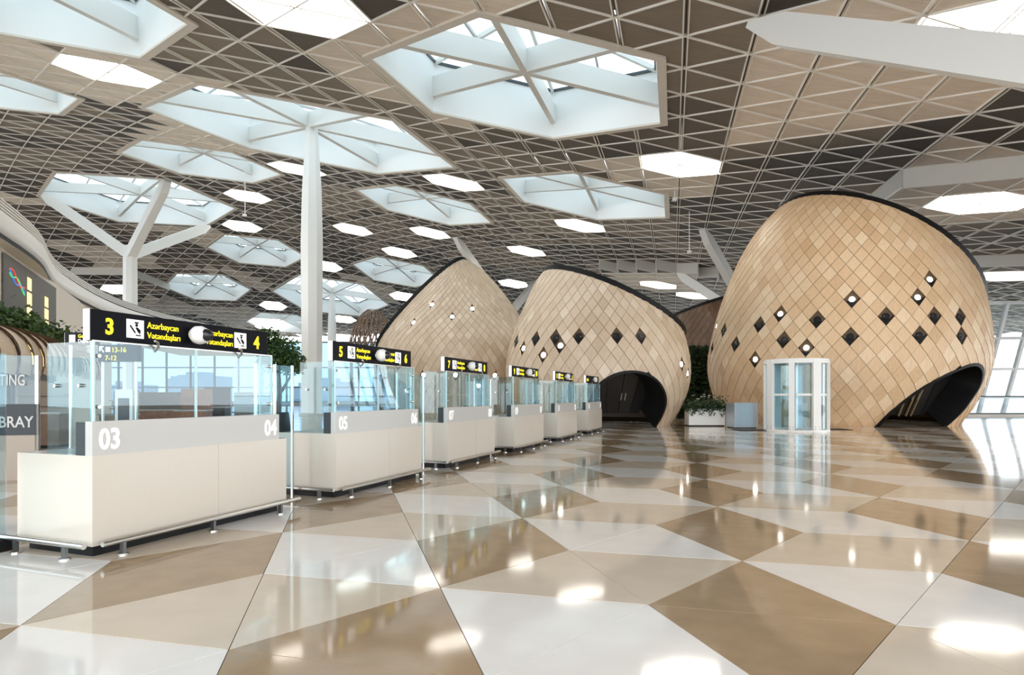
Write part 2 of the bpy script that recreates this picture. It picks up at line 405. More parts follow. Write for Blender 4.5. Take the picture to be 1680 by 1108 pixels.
for r in range(-30, 75):
    for c in range(-60, 45):
        P00 = node(r, c)
        if not in_region(*P00): continue
        P10 = node(r + 1, c); P01 = node(r, c + 1); P11 = node(r + 1, c + 1)
        for up in (1, 0):
            tri = [P00, P01, P10] if up else [P10, P01, P11]
            gx = sum(p[0] for p in tri) / 3; gy = sum(p[1] for p in tri) / 3
            d = drop_at(gx, gy)
            nh = near_hex(gx, gy)
            def hole(poly):
                pieces = [poly]
                for k in nh:
                    pieces = [x for q in pieces for x in split_outside(q, HP[k])]
                return pieces
            for pc in hole(tri): deck.poly([(x, y, zc(x, y) + (1.2 if not d else 1.2)) for x, y in pc])  # opaque deck added above the panels to stop sky light leaking through gaps
            ins = [(gx + (x - gx) * .972, gy + (y - gy) * .972) for x, y in tri]
            ns = [(r, c), (r, c + 1), (r + 1, c)] if up else [(r + 1, c), (r, c + 1), (r + 1, c + 1)]
            lit = [n for n in ns if n in LSET]
            if lit:
                lights_tri.setdefault(lit[0], []).append([(x, y, zc(x, y) - d) for x, y in ins]); continue
            pcs = hole(ins)
            if not pcs: continue
            pts = [[(x, y, zc(x, y) - d) for x, y in reversed(pc)] for pc in pcs]
            panels.append((sum(visible_area(q) for q in pts), tone_of(r, c, up), pts))
            # fascia where the drop changes
        for (A, B, fam) in ((P00, P10, 1), (P00, P01, 2), (P10, P01, 3)):
            mx, my = (A[0] + B[0]) / 2, (A[1] + B[1]) / 2
            ux, uy = (B[0] - A[0]) / CB, (B[1] - A[1]) / CB; nx, ny = -uy, ux
            da = drop_at(mx + nx * .75, my + ny * .75); db = drop_at(mx - nx * .75, my - ny * .75)
            if abs(da - db) > .05:
                za, zb = zc(*A), zc(*B)
                gridm.prism([(A[0] + nx * s, A[1] + ny * s, za - max(da, db) - .05) for s in (-.06, .06)] + [(B[0] + nx * s, B[1] + ny * s, zb - max(da, db) - .05) for s in (.06, -.06)],
                            [(A[0] + nx * s, A[1] + ny * s, za) for s in (-.06, .06)] + [(B[0] + nx * s, B[1] + ny * s, zb) for s in (.06, -.06)], 1)
            d = max(da, db)
            segs = [(A, B)]
            for k in near_hex(mx, my): segs = [x for s in segs for x in seg_outside(*s, HP[k])]
            w = .03 if fam != 1 else .022
            if my > 70: w *= 1.15
            for (p, q) in segs:
                for off in ((-.085, .085) if (fam == 1 and my < 70) else (0,)):
                    pa = (p[0] + nx * off, p[1] + ny * off); qa = (q[0] + nx * off, q[1] + ny * off)
                    za = zc(*p) - d; zb = zc(*q) - d
                    gridm.poly([(pa[0] - nx * w, pa[1] - ny * w, za - .06), (qa[0] - nx * w, qa[1] - ny * w, zb - .06), (qa[0] + nx * w, qa[1] + ny * w, zb - .06), (pa[0] + nx * w, pa[1] + ny * w, za - .06)])
                    for s in (-1, 1):
                        gridm.poly([(pa[0] + nx * w * s, pa[1] + ny * w * s, za - .06), (qa[0] + nx * w * s, qa[1] + ny * w * s, zb - .06), (qa[0] + nx * w * s, qa[1] + ny * w * s, zb + .05), (pa[0] + nx * w * s, pa[1] + ny * w * s, za + .05)])
ceiling = deck.build('ceiling', M['deck'])
tag(ceiling, 'undulating ceiling of white-edged triangular panels in brown and beige', 'ceiling', kind='structure')
panels.sort(key=lambda p: -p[0])
rest = MB()
for k, (a, t, pts) in enumerate(panels):
    mb = MB() if k < 300 else rest
    for q in pts: mb.poly(q, 0, t)
    if k < 300: mb.build('ceiling_panel', M['panel'], ceiling, tone=True)
tag(rest.build('ceiling_panel_field', M['panel'], ceiling, tone=True), kind='stuff')
tag(gridm.build('ceiling_grid', [M['grid'], M['fascia']], ceiling), kind='stuff')
for n, tris in lights_tri.items():
    x, y = node(*n)
    L = empty('ceiling_light', (x, y, zc(x, y) - drop_at(x, y)))
    tag(L, LLAB.get(n, 'glowing hexagonal ceiling light of six white triangles in the far ceiling'), 'ceiling light', 'lit hexagons in the ceiling')
    for t in tris:
        MB().prism([(p[0] - x, p[1] - y, p[2] - L.location.z - .02) for p in t], [(p[0] - x, p[1] - y, p[2] - L.location.z + .03) for p in t]).build('diffuser', M['light'], L)

# ------------------------------------------------------------------ skylights
def skylight(cx, cy, S, label, big):
    z0 = zc(cx, cy); o = empty('skylight', (cx, cy, z0)); tag(o, label, 'skylight', 'hexagonal skylights')
    H = 2.5; SI = S - .42
    out = [(x - cx, y - cy, zc(x, y) - z0) for x, y in hexpts(cx, cy, S)]
    inn = [(x - cx, y - cy, zc(x, y) - z0) for x, y in hexpts(cx, cy, SI)]
    top = [(x * .97, y * .97, z + H) for x, y, z in inn]
    rm = MB()
    for k in range(6):
        j = (k + 1) % 6; a, b, c, d = out[k], out[j], inn[j], inn[k]
        dn = lambda p, s: (p[0], p[1], p[2] + s)
        rm.poly([dn(a, -.1), dn(b, -.1), dn(c, -.1), dn(d, -.1)]).poly([dn(a, -.1), dn(b, -.1), dn(b, .25), dn(a, .25)]).poly([dn(d, -.1), dn(c, -.1), dn(c, .1), dn(d, .1)])
    rm.build('rim_frame', M['rim'], o)
    for k in range(6):
        j = (k + 1) % 6
        n = Vector(((inn[k][0] + inn[j][0]) / 2, (inn[k][1] + inn[j][1]) / 2, 0)).normalized() * .12
        MB().prism([inn[k], inn[j], Vector(inn[j]) + n, Vector(inn[k]) + n], [top[k], top[j], Vector(top[j]) + n, Vector(top[k]) + n]).build('shaft_wall', M['shaft'], o)
    hub = Vector((0, 0, .75 if not big else .55))
    for k in range(6):
        e = Vector(inn[k]) * .985 + Vector((0, 0, .75 if not big else .55)); w = .28 if not big else .34
        MB().bar(hub + Vector((0, 0, .5)), e + Vector((0, 0, .5)), w, 1.05).build('beam', M['steel_white'], o)
    apex = Vector((0, 0, H + 1.1))
    for k in range(6):
        j = (k + 1) % 6
        A, B = Vector(top[k]), Vector(top[j]); mAB = (A + B) / 2; mA = (A + apex) / 2; mB = (B + apex) / 2
        MB().bar(A, apex, .16, .22).build('glazing_bar', M['steel_white'], o)
        MB().bar(mA, mB, .12, .16).bar(mA, mAB, .1, .14).bar(mB, mAB, .1, .14).build('glazing_bar', M['bar_grey'], o)
        MB().bar(A, B, .14, .14).build('curb_bar', M['bar_dark'], o)
        up = Vector((0, 0, .1))
        for t in ([A, mAB, mA], [mAB, B, mB], [mA, mAB, mB], [mA, mB, apex]):
            MB().poly([p + up for p in t]).build('glass_pane', M['pane_roof'], o)
    return o
for (ij, S, lab), (cx, cy, _) in zip(SKY, HEX): skylight(cx, cy, S, lab, S == S2)

# ------------------------------------------------------------------ structure: floor of triangular stone tiles
FO = (.881, 3.940); FA = (-.3820, 1.3952); FB = (1.0028, 1.0475)
def fnode(i, j): return (FO[0] + i * FA[0] + j * FB[0], FO[1] + i * FA[1] + j * FB[1])
fm = MB(); fm.poly([(-140, -14, -.04), (23, -14, -.04), (23, 134, -.04), (-140, 134, -.04)]).poly([(23, -14, -.04), (90, -14, -.04), (90, 41, -.04), (23, 41, -.04)])
floor = fm.build('floor', M['joint']); tag(floor, 'polished stone floor of white, beige and tan triangles', 'floor', kind='structure')
TM = [M['floor_tan'], M['floor_beige'], M['floor_white']]
def tri_geo(up):
    t = [(0, 0), FA, FB] if up else [FA, (FA[0] + FB[0], FA[1] + FB[1]), FB]
    gx = sum(p[0] for p in t) / 3; gy = sum(p[1] for p in t) / 3
    t = [(gx + (x - gx) * .9935, gy + (y - gy) * .9935) for x, y in t]
    if (t[1][0] - t[0][0]) * (t[2][1] - t[0][1]) - (t[1][1] - t[0][1]) * (t[2][0] - t[0][0]) < 0: t.reverse()
    return t
TG = {u: tri_geo(u) for u in (0, 1)}
TMESH = {}
for u in (0, 1):
    for k in range(3):
        TMESH[u, k] = MB().prism([(x, y, -.03) for x, y in TG[u]], [(x, y, 0) for x, y in TG[u]]).mesh('floor_tile', TM[k])
tiles = []
for i in range(-40, 92):
    for j in range(-60, 45):
        x, y = fnode(i, j)
        if not (-8 < y < 78 and abs(x) < 10 + 1.0 * max(y, 0) and (x < 22.5 or y < 40)): continue
        for u in (0, 1):
            k = (i + 1 - j) % 3 if u else (-(i + 1) + j) % 3
            pts = [(x + p[0], y + p[1], 0) for p in TG[u]]
            a = 0
            if all(p[1] > .8 for p in pts):
                q = [proj(*p) for p in pts]; gx = sum(p[0] for p in q) / 3; gy = sum(p[1] for p in q) / 3
                if -350 < gx < 2030 and gy < 1450: a = abs((q[1][0] - q[0][0]) * (q[2][1] - q[0][1]) - (q[1][1] - q[0][1]) * (q[2][0] - q[0][0]))
            tiles.append((a, x, y, u, k))
tiles.sort(key=lambda t: -t[0])
fr = MB()
for n, (a, x, y, u, k) in enumerate(tiles):
    if n < 300: link_mesh('floor_tile', TMESH[u, k], floor, (x, y, 0))
    else: fr.prism([(x + p[0], y + p[1], -.03) for p in TG[u]], [(x + p[0], y + p[1], 0) for p in TG[u]], k)
tag(fr.build('floor_tile_field', TM, floor), kind='stuff')

# ------------------------------------------------------------------ structure: far glazed wall, right facade, ground outside
g = MB(); g.poly([(-400, -60, -5), (400, -60, -5), (400, 500, -5), (-400, 500, -5)])
tag(g.build('ground_outside', M['ground']), 'pale apron outside the glass walls', 'ground', kind='structure')
def facade(name, label, P0, U, width, V, heights, step, pane_mat, bar_mat, bw, dark_rows=()):
    """leaning glazed wall: origin P0, horizontal unit U, up vector V (per metre of height)"""
    o = MB(); U = Vector(U).normalized(); P0 = Vector(P0); V = Vector(V)
    o.bar(P0 + V * heights[0], P0 + U * width + V * heights[0], .5, .35)
    w = o.build(name, bar_mat); tag(w, label, 'glass wall', kind='structure')
    n = int(width / step)
    for i in range(n + 1):
        MB().bar(P0 + U * (i * step) + V * heights[0], P0 + U * (i * step) + V * heights[-1], bw, bw * 1.6, up=U.cross(V)).build('mullion', bar_mat, w)
    for h in heights:
        MB().bar(P0 + V * h, P0 + U * width + V * h, bw * 1.3, bw).build('transom', bar_mat, w)
    for i in range(n):
        for a, b in zip(heights[:-1], heights[1:]):
            MB().poly([P0 + U * (i * step) + V * a, P0 + U * ((i + 1) * step) + V * a, P0 + U * ((i + 1) * step) + V * b, P0 + U * (i * step) + V * b]).build('glass_pane', pane_mat, w)
    return w
facade('wall_far', 'distant blue-tinted glass wall with dark mullions', (-132, 132, 0), (1, 0, 0), 156, (0, 0, 1), [0, 3.2, 7.5, 13], 5.2, M['pane'], M['bar_dark'], .28)
facade('wall_right', 'bright leaning glass wall with white mullions', (44, 72, 0), (1, -.12, 0), 40, (0, -.34, 1), [-5, -1.5, 1.2, 4.4, 7.8, 11.6], 2.6, M['pane_sky'], M['white'], .3)
b = MB()
b.box(23, 80, 40.9, 41.1, -.5, .12)
o = b.build('trim_1', M['fascia']); tag(o, 'floor edge kerb under the glass balustrade', 'trim', kind='structure')
bal = empty('balustrade', (23, 41, 0)); tag(bal, 'glass balustrade with dark handrail in front of the leaning glass wall', 'balustrade')
MB().tube((0, 0, 1.32), (50, 0, 1.32), .045).build('handrail', M['bar_dark'], bal)
MB().box(0, 50, -.04, .04, .12, .22).build('base_channel', M['bar_dark'], bal)
for k in range(20): MB().box(k * 2.5 + .03, k * 2.5 + 2.47, -.01, .01, .2, 1.28).build('glass_pane', M['pane_sky'], bal)
# city skyline far outside the far glass wall
for k in range(16):
    x = -190 + k * 21 + random.uniform(-2, 2); w = random.uniform(5, 8.5); h = random.uniform(1, 9); y = random.uniform(210, 260)
    c = empty('city_building', (x, y, -5)); tag(c, 'grey-blue city block on the horizon beyond the far glass wall', 'building', 'city blocks outside')
    MB().box(-w, w, -5, 5, 0, h + 5).build('tower', M['city'], c)
    MB().box(-w * .5, w * .3, -3, 3, h + 5, h + 6.5).build('roof_plant_room', M['city'], c)
# ------------------------------------------------------------------ columns
def column(x, y, ztop, rb, label, rt=None, mid=None):
    o = empty('column', (x, y, 0)); tag(o, label, 'column')
    rt = rt or rb * .62; mid = mid or rb * 1.08
    P = [(rb, 0), (rb * 1.02, ztop * .25), (mid, ztop * .6), (rb * .95, ztop * .78), (rt, ztop * .97), (rt, ztop)]
    MB().lathe(P, n=8).build('shaft', M['steel_white'], o)
    MB().lathe([(0, 0), (rb * 1.25, 0), (rb * 1.25, .12), (rb, .16)], n=8).build('base_plate', M['steel_white'], o)
    return o
bx, by = hexc(0, 1); column(bx + .2, by, zc(bx, by) + .7, .72, 'tall plain white column rising behind the desks into a wide skylight')
jx, jy = hexc(2, 3); column(jx, jy, zc(jx, jy) + .7, .75, 'far thin white column under the distant wide skylight', rt=.5)
def tree_column(x, y, zn, r, tips, label, bw=1.1, shaft=True):
    o = empty('branching_column', (x, y, 0)); tag(o, label, 'column')
    MB().lathe([(r, 0), (r, zn * .6), (r * .95, zn - .4), (r * .7, zn + .5), (0, zn + .6)], n=8).build('shaft', M['steel_white'], o)
    for t in tips:
        a = Vector((0, 0, zn - .6)); e = Vector(t) - Vector((x, y, 0))
        d = (e - a).normalized(); s = d.cross(Vector((0, 0, 1))).normalized(); u = s.cross(d)
        m = MB(); q = lambda p, w, h: [p + s * w + u * h, p - s * w + u * h, p - s * w - u * h, p + s * w - u * h]
        m.grid([q(a, bw * .42, bw * .5) + [q(a, bw * .42, bw * .5)[0]], q(a + (e - a) * .9, bw * .34, bw * .5) + [q(a + (e - a) * .9, bw * .34, bw * .5)[0]], q(e, bw * .30, bw * .12) + [q(e, bw * .30, bw * .12)[0]]])
        m.poly(q(e, bw * .30, bw * .12))
        m.build('branch', M['steel_white'], o)
    return o
def ptz(u, v, y): return ((u - 840) / 1000 * y, y, EYE + (650 - v) / 1000 * y)
tree_column(-44.6, 71.2, 18.4, .78, [ptz(68, 318, 69), ptz(275, 297, 64), ptz(343, 372, 80)], 'white column splitting into three branches under a wide skylight', 1.15)
tree_column(-.4, 84, 13.2, .7, [(-6.9, 74, 20.6), (3.6, 92, 18.6), (-9, 90, 20)], 'white branching column half hidden behind the peaked timber pod', .95)
tree_column(24, 60, 9, .7, [(15.9, 51, 15.3), (28, 66, 13.3), (18, 66, 14.6)], 'white branching column hidden behind the biggest timber pod', .9)
tree_column(13.2, 8.8, 6.0, .5, [(7.58, 19.2, 13.0), (21, 14, 10.6), (16, 0, 9.2)], 'white column whose huge slanting strut reaches the near ceiling', .86)

# ------------------------------------------------------------------ timber pods
def clip_plane(poly, c, n):
    out = []
    for i in range(len(poly)):
        p = poly[i]; q = poly[(i + 1) % len(poly)]; dp = (p - c).dot(n); dq = (q - c).dot(n)
        if dp <= 0: out.append(p)
        if dp * dq < 0: out.append(p + (q - p) * (dp / (dp - dq)))
    return out
def smooth_poly(P, it=2):
    for _ in range(it):
        P = [q for i in range(len(P)) for q in ((P[i][0] * .75 + P[(i + 1) % len(P)][0] * .25, P[i][1] * .75 + P[(i + 1) % len(P)][1] * .25), (P[i][0] * .25 + P[(i + 1) % len(P)][0] * .75, P[i][1] * .25 + P[(i + 1) % len(P)][1] * .75))]
    return P
def pod(label, C, lean, prof, N, h, pc, pn, hole, bright, dark, wood, lining, seed, strips=()):
    rnd = random.Random(seed)
    root = empty('timber_pod', (C[0], C[1], 0)); tag(root, label, 'pod', 'timber pods')
    # smooth profile by arc length
    fine = []
    for k in range(len(prof) - 1):
        (z0, r0), (z1, r1) = prof[k], prof[k + 1]
        zm, rm_ = prof[max(k - 1, 0)]; zp, rp = prof[min(k + 2, len(prof) - 1)]
        m0 = (r1 - rm_) / (z1 - zm); m1 = (rp - r0) / (zp - z0); dz = z1 - z0
        for t in [i / 10 for i in range(10)]:
            hh = ((1 + 2 * t) * (1 - t) ** 2, t * (1 - t) ** 2, t * t * (3 - 2 * t), t * t * (t - 1))
            fine.append((z0 + dz * t, hh[0] * r0 + hh[1] * dz * m0 + hh[2] * r1 + hh[3] * dz * m1))
    fine.append(prof[-1]); S = [0]
    for a, b in zip(fine[:-1], fine[1:]): S.append(S[-1] + math.hypot(b[0] - a[0], b[1] - a[1]))
    def at_s(s):
        s = min(max(s, 0), S[-1]); lo = 0; hi = len(S) - 1
        while hi - lo > 1:
            m = (lo + hi) // 2
            if S[m] <= s: lo = m
            else: hi = m
        t = (s - S[lo]) / (S[hi] - S[lo] + 1e-9); return fine[lo][0] + (fine[hi][0] - fine[lo][0]) * t, fine[lo][1] + (fine[hi][1] - fine[lo][1]) * t
    def s_of_z(z):
        for k in range(len(fine) - 1):
            if fine[k + 1][0] >= z: return S[k] + (S[k + 1] - S[k]) * (z - fine[k][0]) / (fine[k + 1][0] - fine[k][0] + 1e-9)
        return S[-1]
    def pt(phi, s, off=0.):
        z, r = at_s(s); z2, r2 = at_s(s + .05); z1, r1 = at_s(s - .05); tz, tr = z2 - z1, r2 - r1; L = math.hypot(tz, tr) or 1
        nr, nz = tz / L, -tr / L; r += nr * off; z += nz * off
        return Vector((lean[0] * z + r * math.sin(phi), lean[1] * z - r * math.cos(phi), z))
    pc = Vector(pc) - Vector((C[0], C[1], 0)); pn = Vector(pn).normalized()
    hs = [(p, s_of_z(z)) for p, z in smooth_poly(hole)] if hole else []
    hcp = (sum(p[0] for p in hs) / len(hs), sum(p[1] for p in hs) / len(hs)) if hs else None
    def snap(phi, s):
        phi = (phi + math.pi) % (2 * math.pi) - math.pi
        if not hs or not pip(phi, s, hs): return phi, s
        best = None
        for i in range(len(hs)):
            (ax, ay), (bx_, by_) = hs[i], hs[(i + 1) % len(hs)]; R0 = 5.
            dx, dy = (bx_ - ax) * R0, by_ - ay; t = max(0, min(1, ((phi - ax) * R0 * dx + (s - ay) * dy) / (dx * dx + dy * dy + 1e-9)))
            qx, qy = ax + (bx_ - ax) * t, ay + (by_ - ay) * t; d = ((phi - qx) * R0) ** 2 + (s - qy) ** 2
            if best is None or d < best[0]: best = (d, qx, qy)
        return best[1], best[2]
    dphi = math.pi / N; rows = int(S[-1] / h) + 1; want = {}
    for kind, lst in ((1, bright), (0, dark)):
        for (p, z) in lst:
            s = s_of_z(z); best = None
            for r in range(rows):
                c = round(p / (2 * dphi) - .5 * (r % 2)); d = ((c + .5 * (r % 2)) * 2 * dphi - p) ** 2 * 25 + (r * h - s) ** 2
                if (c % N, r) in want: continue
                if best is None or d < best[0]: best = (d, c % N, r)
            want[best[1], best[2]] = kind
    sh = []
    for r in range(0, rows + 1):
        for c in range(N):
            ph = (c + .5 * (r % 2)) * 2 * dphi; s = r * h
            k = .974
            # lower tip stands proud of the row below like a lapped shingle
            corners = [(ph, s - h * k, .045), (ph + dphi * k, s, .03), (ph, s + h * k, .012), (ph - dphi * k, s, .03)]
            pp = (ph + math.pi) % (2 * math.pi) - math.pi
            if hs and sum(pip((a + math.pi) % (2 * math.pi) - math.pi, b, hs) for a, b, _ in corners) >= 3 and pip(pp, s, hs): continue
            pts = []
            for a, b, o in corners:
                if b > S[-1]: continue
                if b < 0:   # cut at the floor
                    t = (s) / (s - b) if s > 0 else 0
                    if s <= 0: continue
                    pts += [pt(a - dphi * k * (1 - t), 0, o), pt(a + dphi * k * (1 - t), 0, o)]; continue
                a2, b2 = snap(a, b); pts.append(pt(a2, b2, o))
            if len(pts) < 3: continue
            pts = clip_plane(pts, pc, pn)
            if len(pts) < 3: continue
            cen = sum(pts, Vector()) / len(pts); nrm = pt(ph, s, 1) - pt(ph, s, 0)
            w = [p + Vector((C[0], C[1], 0)) for p in pts]
            view = Vector((0, 0, EYE)) - sum(w, Vector()) / len(w)
            area = visible_area([tuple(p) for p in w]) if nrm.dot(view) > 0 else 0
            sh.append((area, pts, nrm, (c, r), ph, s))
    sh.sort(key=lambda x: -x[0]); rest = MB(); n = 0
    for area, pts, nrm, key, ph, s in sh:
        low = [p - nrm * .025 for p in pts]
        if key in want:
            inset = [p - nrm * .06 for p in pts]
            lp = MB().prism([p - nrm * .05 for p in low], inset).build('lamp_panel', M['black'], root)
            lp['label'] = 'dark recessed diamond panel'
            q = pt(ph, s, 0); a = q - nrm * .06; m = MB()
            if want[key]:
                m.tube(a, a + nrm * .05, .115, .115, 14); m.build('lamp', M['lamp'], lp)
            else:
                m.tube(a, a + nrm * .06, .17, .15, 14); m.tube(a + nrm * .06, a + nrm * .10, .11, .07, 14); m.build('spotlight', M['lens'], lp)
            continue
        t = min(1, max(0, rnd.gauss(.5, .2)))
        if n < 300: MB().prism(low, pts, 0, t).build('shingle', wood, root, tone=True)
        else: rest.prism(low, pts, 0, t)
        n += 1
    if rest.f: tag(rest.build('shingle_field', wood, root, tone=True), kind='stuff')
    # cut edge
    def s_cut(ph):
        lo, hi = 0., S[-1]
        for _ in range(30):
            m = (lo + hi) / 2
            if (pt(ph, m) - pc).dot(pn) < 0: lo = m
            else: hi = m
        return lo
    K = 96; cut = [s_cut(2 * math.pi * i / K) for i in range(K)]
    P = []
    for i in range(K):
        ph = 2 * math.pi * i / K; a = pt(ph, cut[i], .06); b_ = pt(ph, cut[i], -.5); u = pn * .16; d = pn * -.06
        P.append([a + d, a + u, b_ + u, b_ + d, a + d])
    MB().grid(P, True).build('rim', M['black'], root)
    # dark backing and interior lining
    for nm, off, mt in (('backing', -.03, M['seam']), ('lining', -.45, lining)):
        m = MB(); T = 26
        for i in range(K):
            for j in range(T):
                q = [(2 * math.pi * (i + a) / K, cut[(i + a) % K] * (j + b_) / T) for a, b_ in ((0, 0), (1, 0), (1, 1), (0, 1))]
                if hs and any(pip((p + math.pi) % (2 * math.pi) - math.pi, s, hs) for p, s in q): continue
                m.poly([pt(p, s, off) for p, s in q])
        m.build(nm, mt, root)
    if hs:
        inner = [(hcp[0] + (p - hcp[0]) * .97, s if s < .3 else hcp[1] + (s - hcp[1]) * .97) for p, s in hs]
        outer = [(hcp[0] + (p - hcp[0]) * 1.05, max(0, hcp[1] + (s - hcp[1]) * 1.05)) for p, s in hs]
        P = [[pt(*o, .0), pt(*o, .075), pt(*i, .075), pt(*i, -1.1)] for o, i in zip(outer, inner)]
        MB().grid(P, True).build('portal_frame', M['black'], root)
        ph0 = min(p for p, s in hs); ph1 = max(p for p, s in hs); nl = 4
        for k in range(nl):
            a = ph0 + (ph1 - ph0) * k / nl; b_ = ph0 + (ph1 - ph0) * (k + 1) / nl; g_ = .006
            zt = max(s for p, s in hs)
            m = MB(); m.prism([pt(a + g_, 0, -1.0), pt(b_ - g_, 0, -1.0), pt(b_ - g_, 0, -1.1), pt(a + g_, 0, -1.1)], [pt(a + g_, zt, -1.0), pt(b_ - g_, zt, -1.0), pt(b_ - g_, zt, -1.1), pt(a + g_, zt, -1.1)])
            d = m.build('door_leaf', M['black_door'], root)
            if k in (1, 2):
                e = b_ - .03 if k == 1 else a + .03
                MB().tube(pt(e, .9, -.9), pt(e, 1.3, -.9), .025).build('door_handle', M['steel'], d)
        for p in strips:
            MB().prism([pt(p - .008, 0, -.9), pt(p + .008, 0, -.9), pt(p + .008, 0, -.98), pt(p - .008, 0, -.98)], [pt(p - .008, 2.6, -.9), pt(p + .008, 2.6, -.9), pt(p + .008, 2.6, -.98), pt(p - .008, 2.6, -.98)]).build('brass_strip', M['brass'], root)
    return root
pod('biggest pale timber pod clad in diamond shingles with spotlights behind the glass booth', (16.7, 31.7), (.055, -.02),
    [(0, 5.3), (1, 5.85), (2.8, 6.37), (4.5, 6.25), (6, 5.95), (7.5, 5.5), (8.5, 5.15), (9.7, 4.55), (10.6, 3.9), (11.5, 3.0), (12.3, 1.8), (12.7, .4)], 60, .41,
    (16.72, 28.24, 9.67), (.554, .094, .827),
    [(-.30, -1.2), (-.17, .0), (-.09, .75), (.03, 1.53), (.16, 2.07), (.29, 2.43), (.41, 2.67), (.51, 2.68), (.6, 2.41), (.65, 1.83), (.6, 1.22), (.55, .54), (.46, -.1), (.38, -1.2)],
    [(-.453, 5.51), (-.051, 5.57), (.122, 6.38), (-.912, 5.11), (-.681, 3.43), (-1.037, 2.94), (-1.75, 5.16), (-1.8, 3.4)],
    [(-.643, 4.68), (-.237, 4.73), (-.429, 3.86), (.155, 4.79), (.346, 4.83), (.263, 3.96), (-.03, 3.91), (-1.067, 4.73), (-.839, 3.85), (-1.279, 3.82), (-1.5, 4.72), (-1.65, 3.93)],
    M['wood'], M['wood_dark'], 1, strips=(.12, .2, .26))
pod('middle timber pod with a round black entrance behind the last desks', (4.05, 29.2), (0, 0),
    [(0, 3.35), (.5, 3.7), (1.35, 4.1), (2.2, 4.3), (3.1, 4.28), (4.4, 3.97), (5.4, 3.55), (6.5, 3.05), (7.3, 2.5), (8, 1.5), (8.3, .4)], 50, .37,
    (4.18, 26.78, 6.1), (.43, .063, .901),
    [(-.23, -1.5), (-.21, 1.1), (-.14, 1.68), (-.04, 2.07), (.09, 2.3), (.22, 2.35), (.35, 2.26), (.48, 1.99), (.6, 1.53), (.68, 1.04), (.7, .51), (.68, -1.5)],
    [(-1.059, 3.39), (-.472, 3.41), (-.676, 3.01), (.883, 2.7), (1.041, 2.3)],
    [(-1.141, 3.74), (-.842, 3.78), (-.544, 3.82), (-.271, 3.85), (.004, 3.89), (.274, 3.9)], M['wood_pale'], M['wood_dark'], 2)
pod('peaked timber pod with a slanted black edge behind the desk signs', (-3.14, 35.86), (0, 0),
    [(0, 3.2), (1, 3.7), (2.5, 4.4), (4, 4.65), (5, 4.25), (6, 3.6), (7, 2.9), (8, 2.1), (8.8, 1.3), (9.3, .5)], 64, .3,
    (-5.3, 34.18, 6.84), (-.729, .088, .679), [],
    [(-.555, 5.13), (-.334, 6.1), (.003, 5.5), (.275, 6.05), (-.306, 2.52), (.056, 2.55), (.517, 2.57), (-.691, 1.78), (.32, 1.83)], [], M['wood_pale'], M['wood_dark'], 3)
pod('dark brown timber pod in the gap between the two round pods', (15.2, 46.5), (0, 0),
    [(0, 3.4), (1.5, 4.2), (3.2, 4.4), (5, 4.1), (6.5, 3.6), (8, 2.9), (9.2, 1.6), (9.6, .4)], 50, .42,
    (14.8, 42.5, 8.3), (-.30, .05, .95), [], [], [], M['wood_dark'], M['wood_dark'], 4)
# open lattice dome
ld = empty('lattice_dome', (-10.3, 45, 0)); tag(ld, 'small open dome of crossing wooden strips behind the number five desk', 'lattice dome')
def dome_pt(phi, t):
    z = 7.7 * t; r = 1.9 * math.sqrt(max(0, 1 - max(0, (t - .35) / .66) ** 2)) * (.8 + .2 * min(1, t / .35)); return Vector((r * math.sin(phi), -r * math.cos(phi), z))
for d in (-1, 1):
    for k in range(22):
        P = []
        for i in range(15):
            t = .52 + .48 * i / 14; ph = 2 * math.pi * k / 22 + d * t * 1.5; c = dome_pt(ph, t); e = dome_pt(ph + .07, t); n = Vector((c.x, c.y, .3)).normalized() * (.05 if d > 0 else .01)
            P.append([c, e, e + n, c + n, c])
        MB().grid(P).build('lattice_strip', M['brown'], ld)

MB().lathe([(1.75, 3.95), (1.9, 3.95), (1.9, 4.08), (1.75, 4.08), (1.75, 3.95)], n=28).build('ring_beam', M['brown'], ld)
for a, lean in ((.3, .5), (2.4, 0), (4.4, 0)): MB().tube((1.7 * math.sin(a) + lean, -1.7 * math.cos(a), 0), (1.8 * math.sin(a), -1.8 * math.cos(a), 4.0), .13).build('dark_post', M['charcoal'], ld)
# ------------------------------------------------------------------ small cameras hanging from the ceiling
for u, v, y, lab in ((1107, 326, 42, 'small white camera hanging from the ceiling beside the pod-side skylight'), (1131, 412, 47, 'small grey camera on a long rod above the middle pod'), (402, 352, 58, 'small white camera hanging beside the branching column crown')):
    x, _, z = ptz(u, v, y); o = empty('ceiling_camera', (x, y, z)); tag(o, lab, 'camera')
    MB().tube((0, 0, 0), (0, 0, zc(x, y) - z), .035, n=8).build('rod', M['white'], o)
    MB().box(-.2, .12, -.14, .14, -.16, .02).build('housing', M['white'], o); MB().tube((-.2, 0, -.07), (-.26, 0, -.07), .08).build('lens', M['lens'], o)

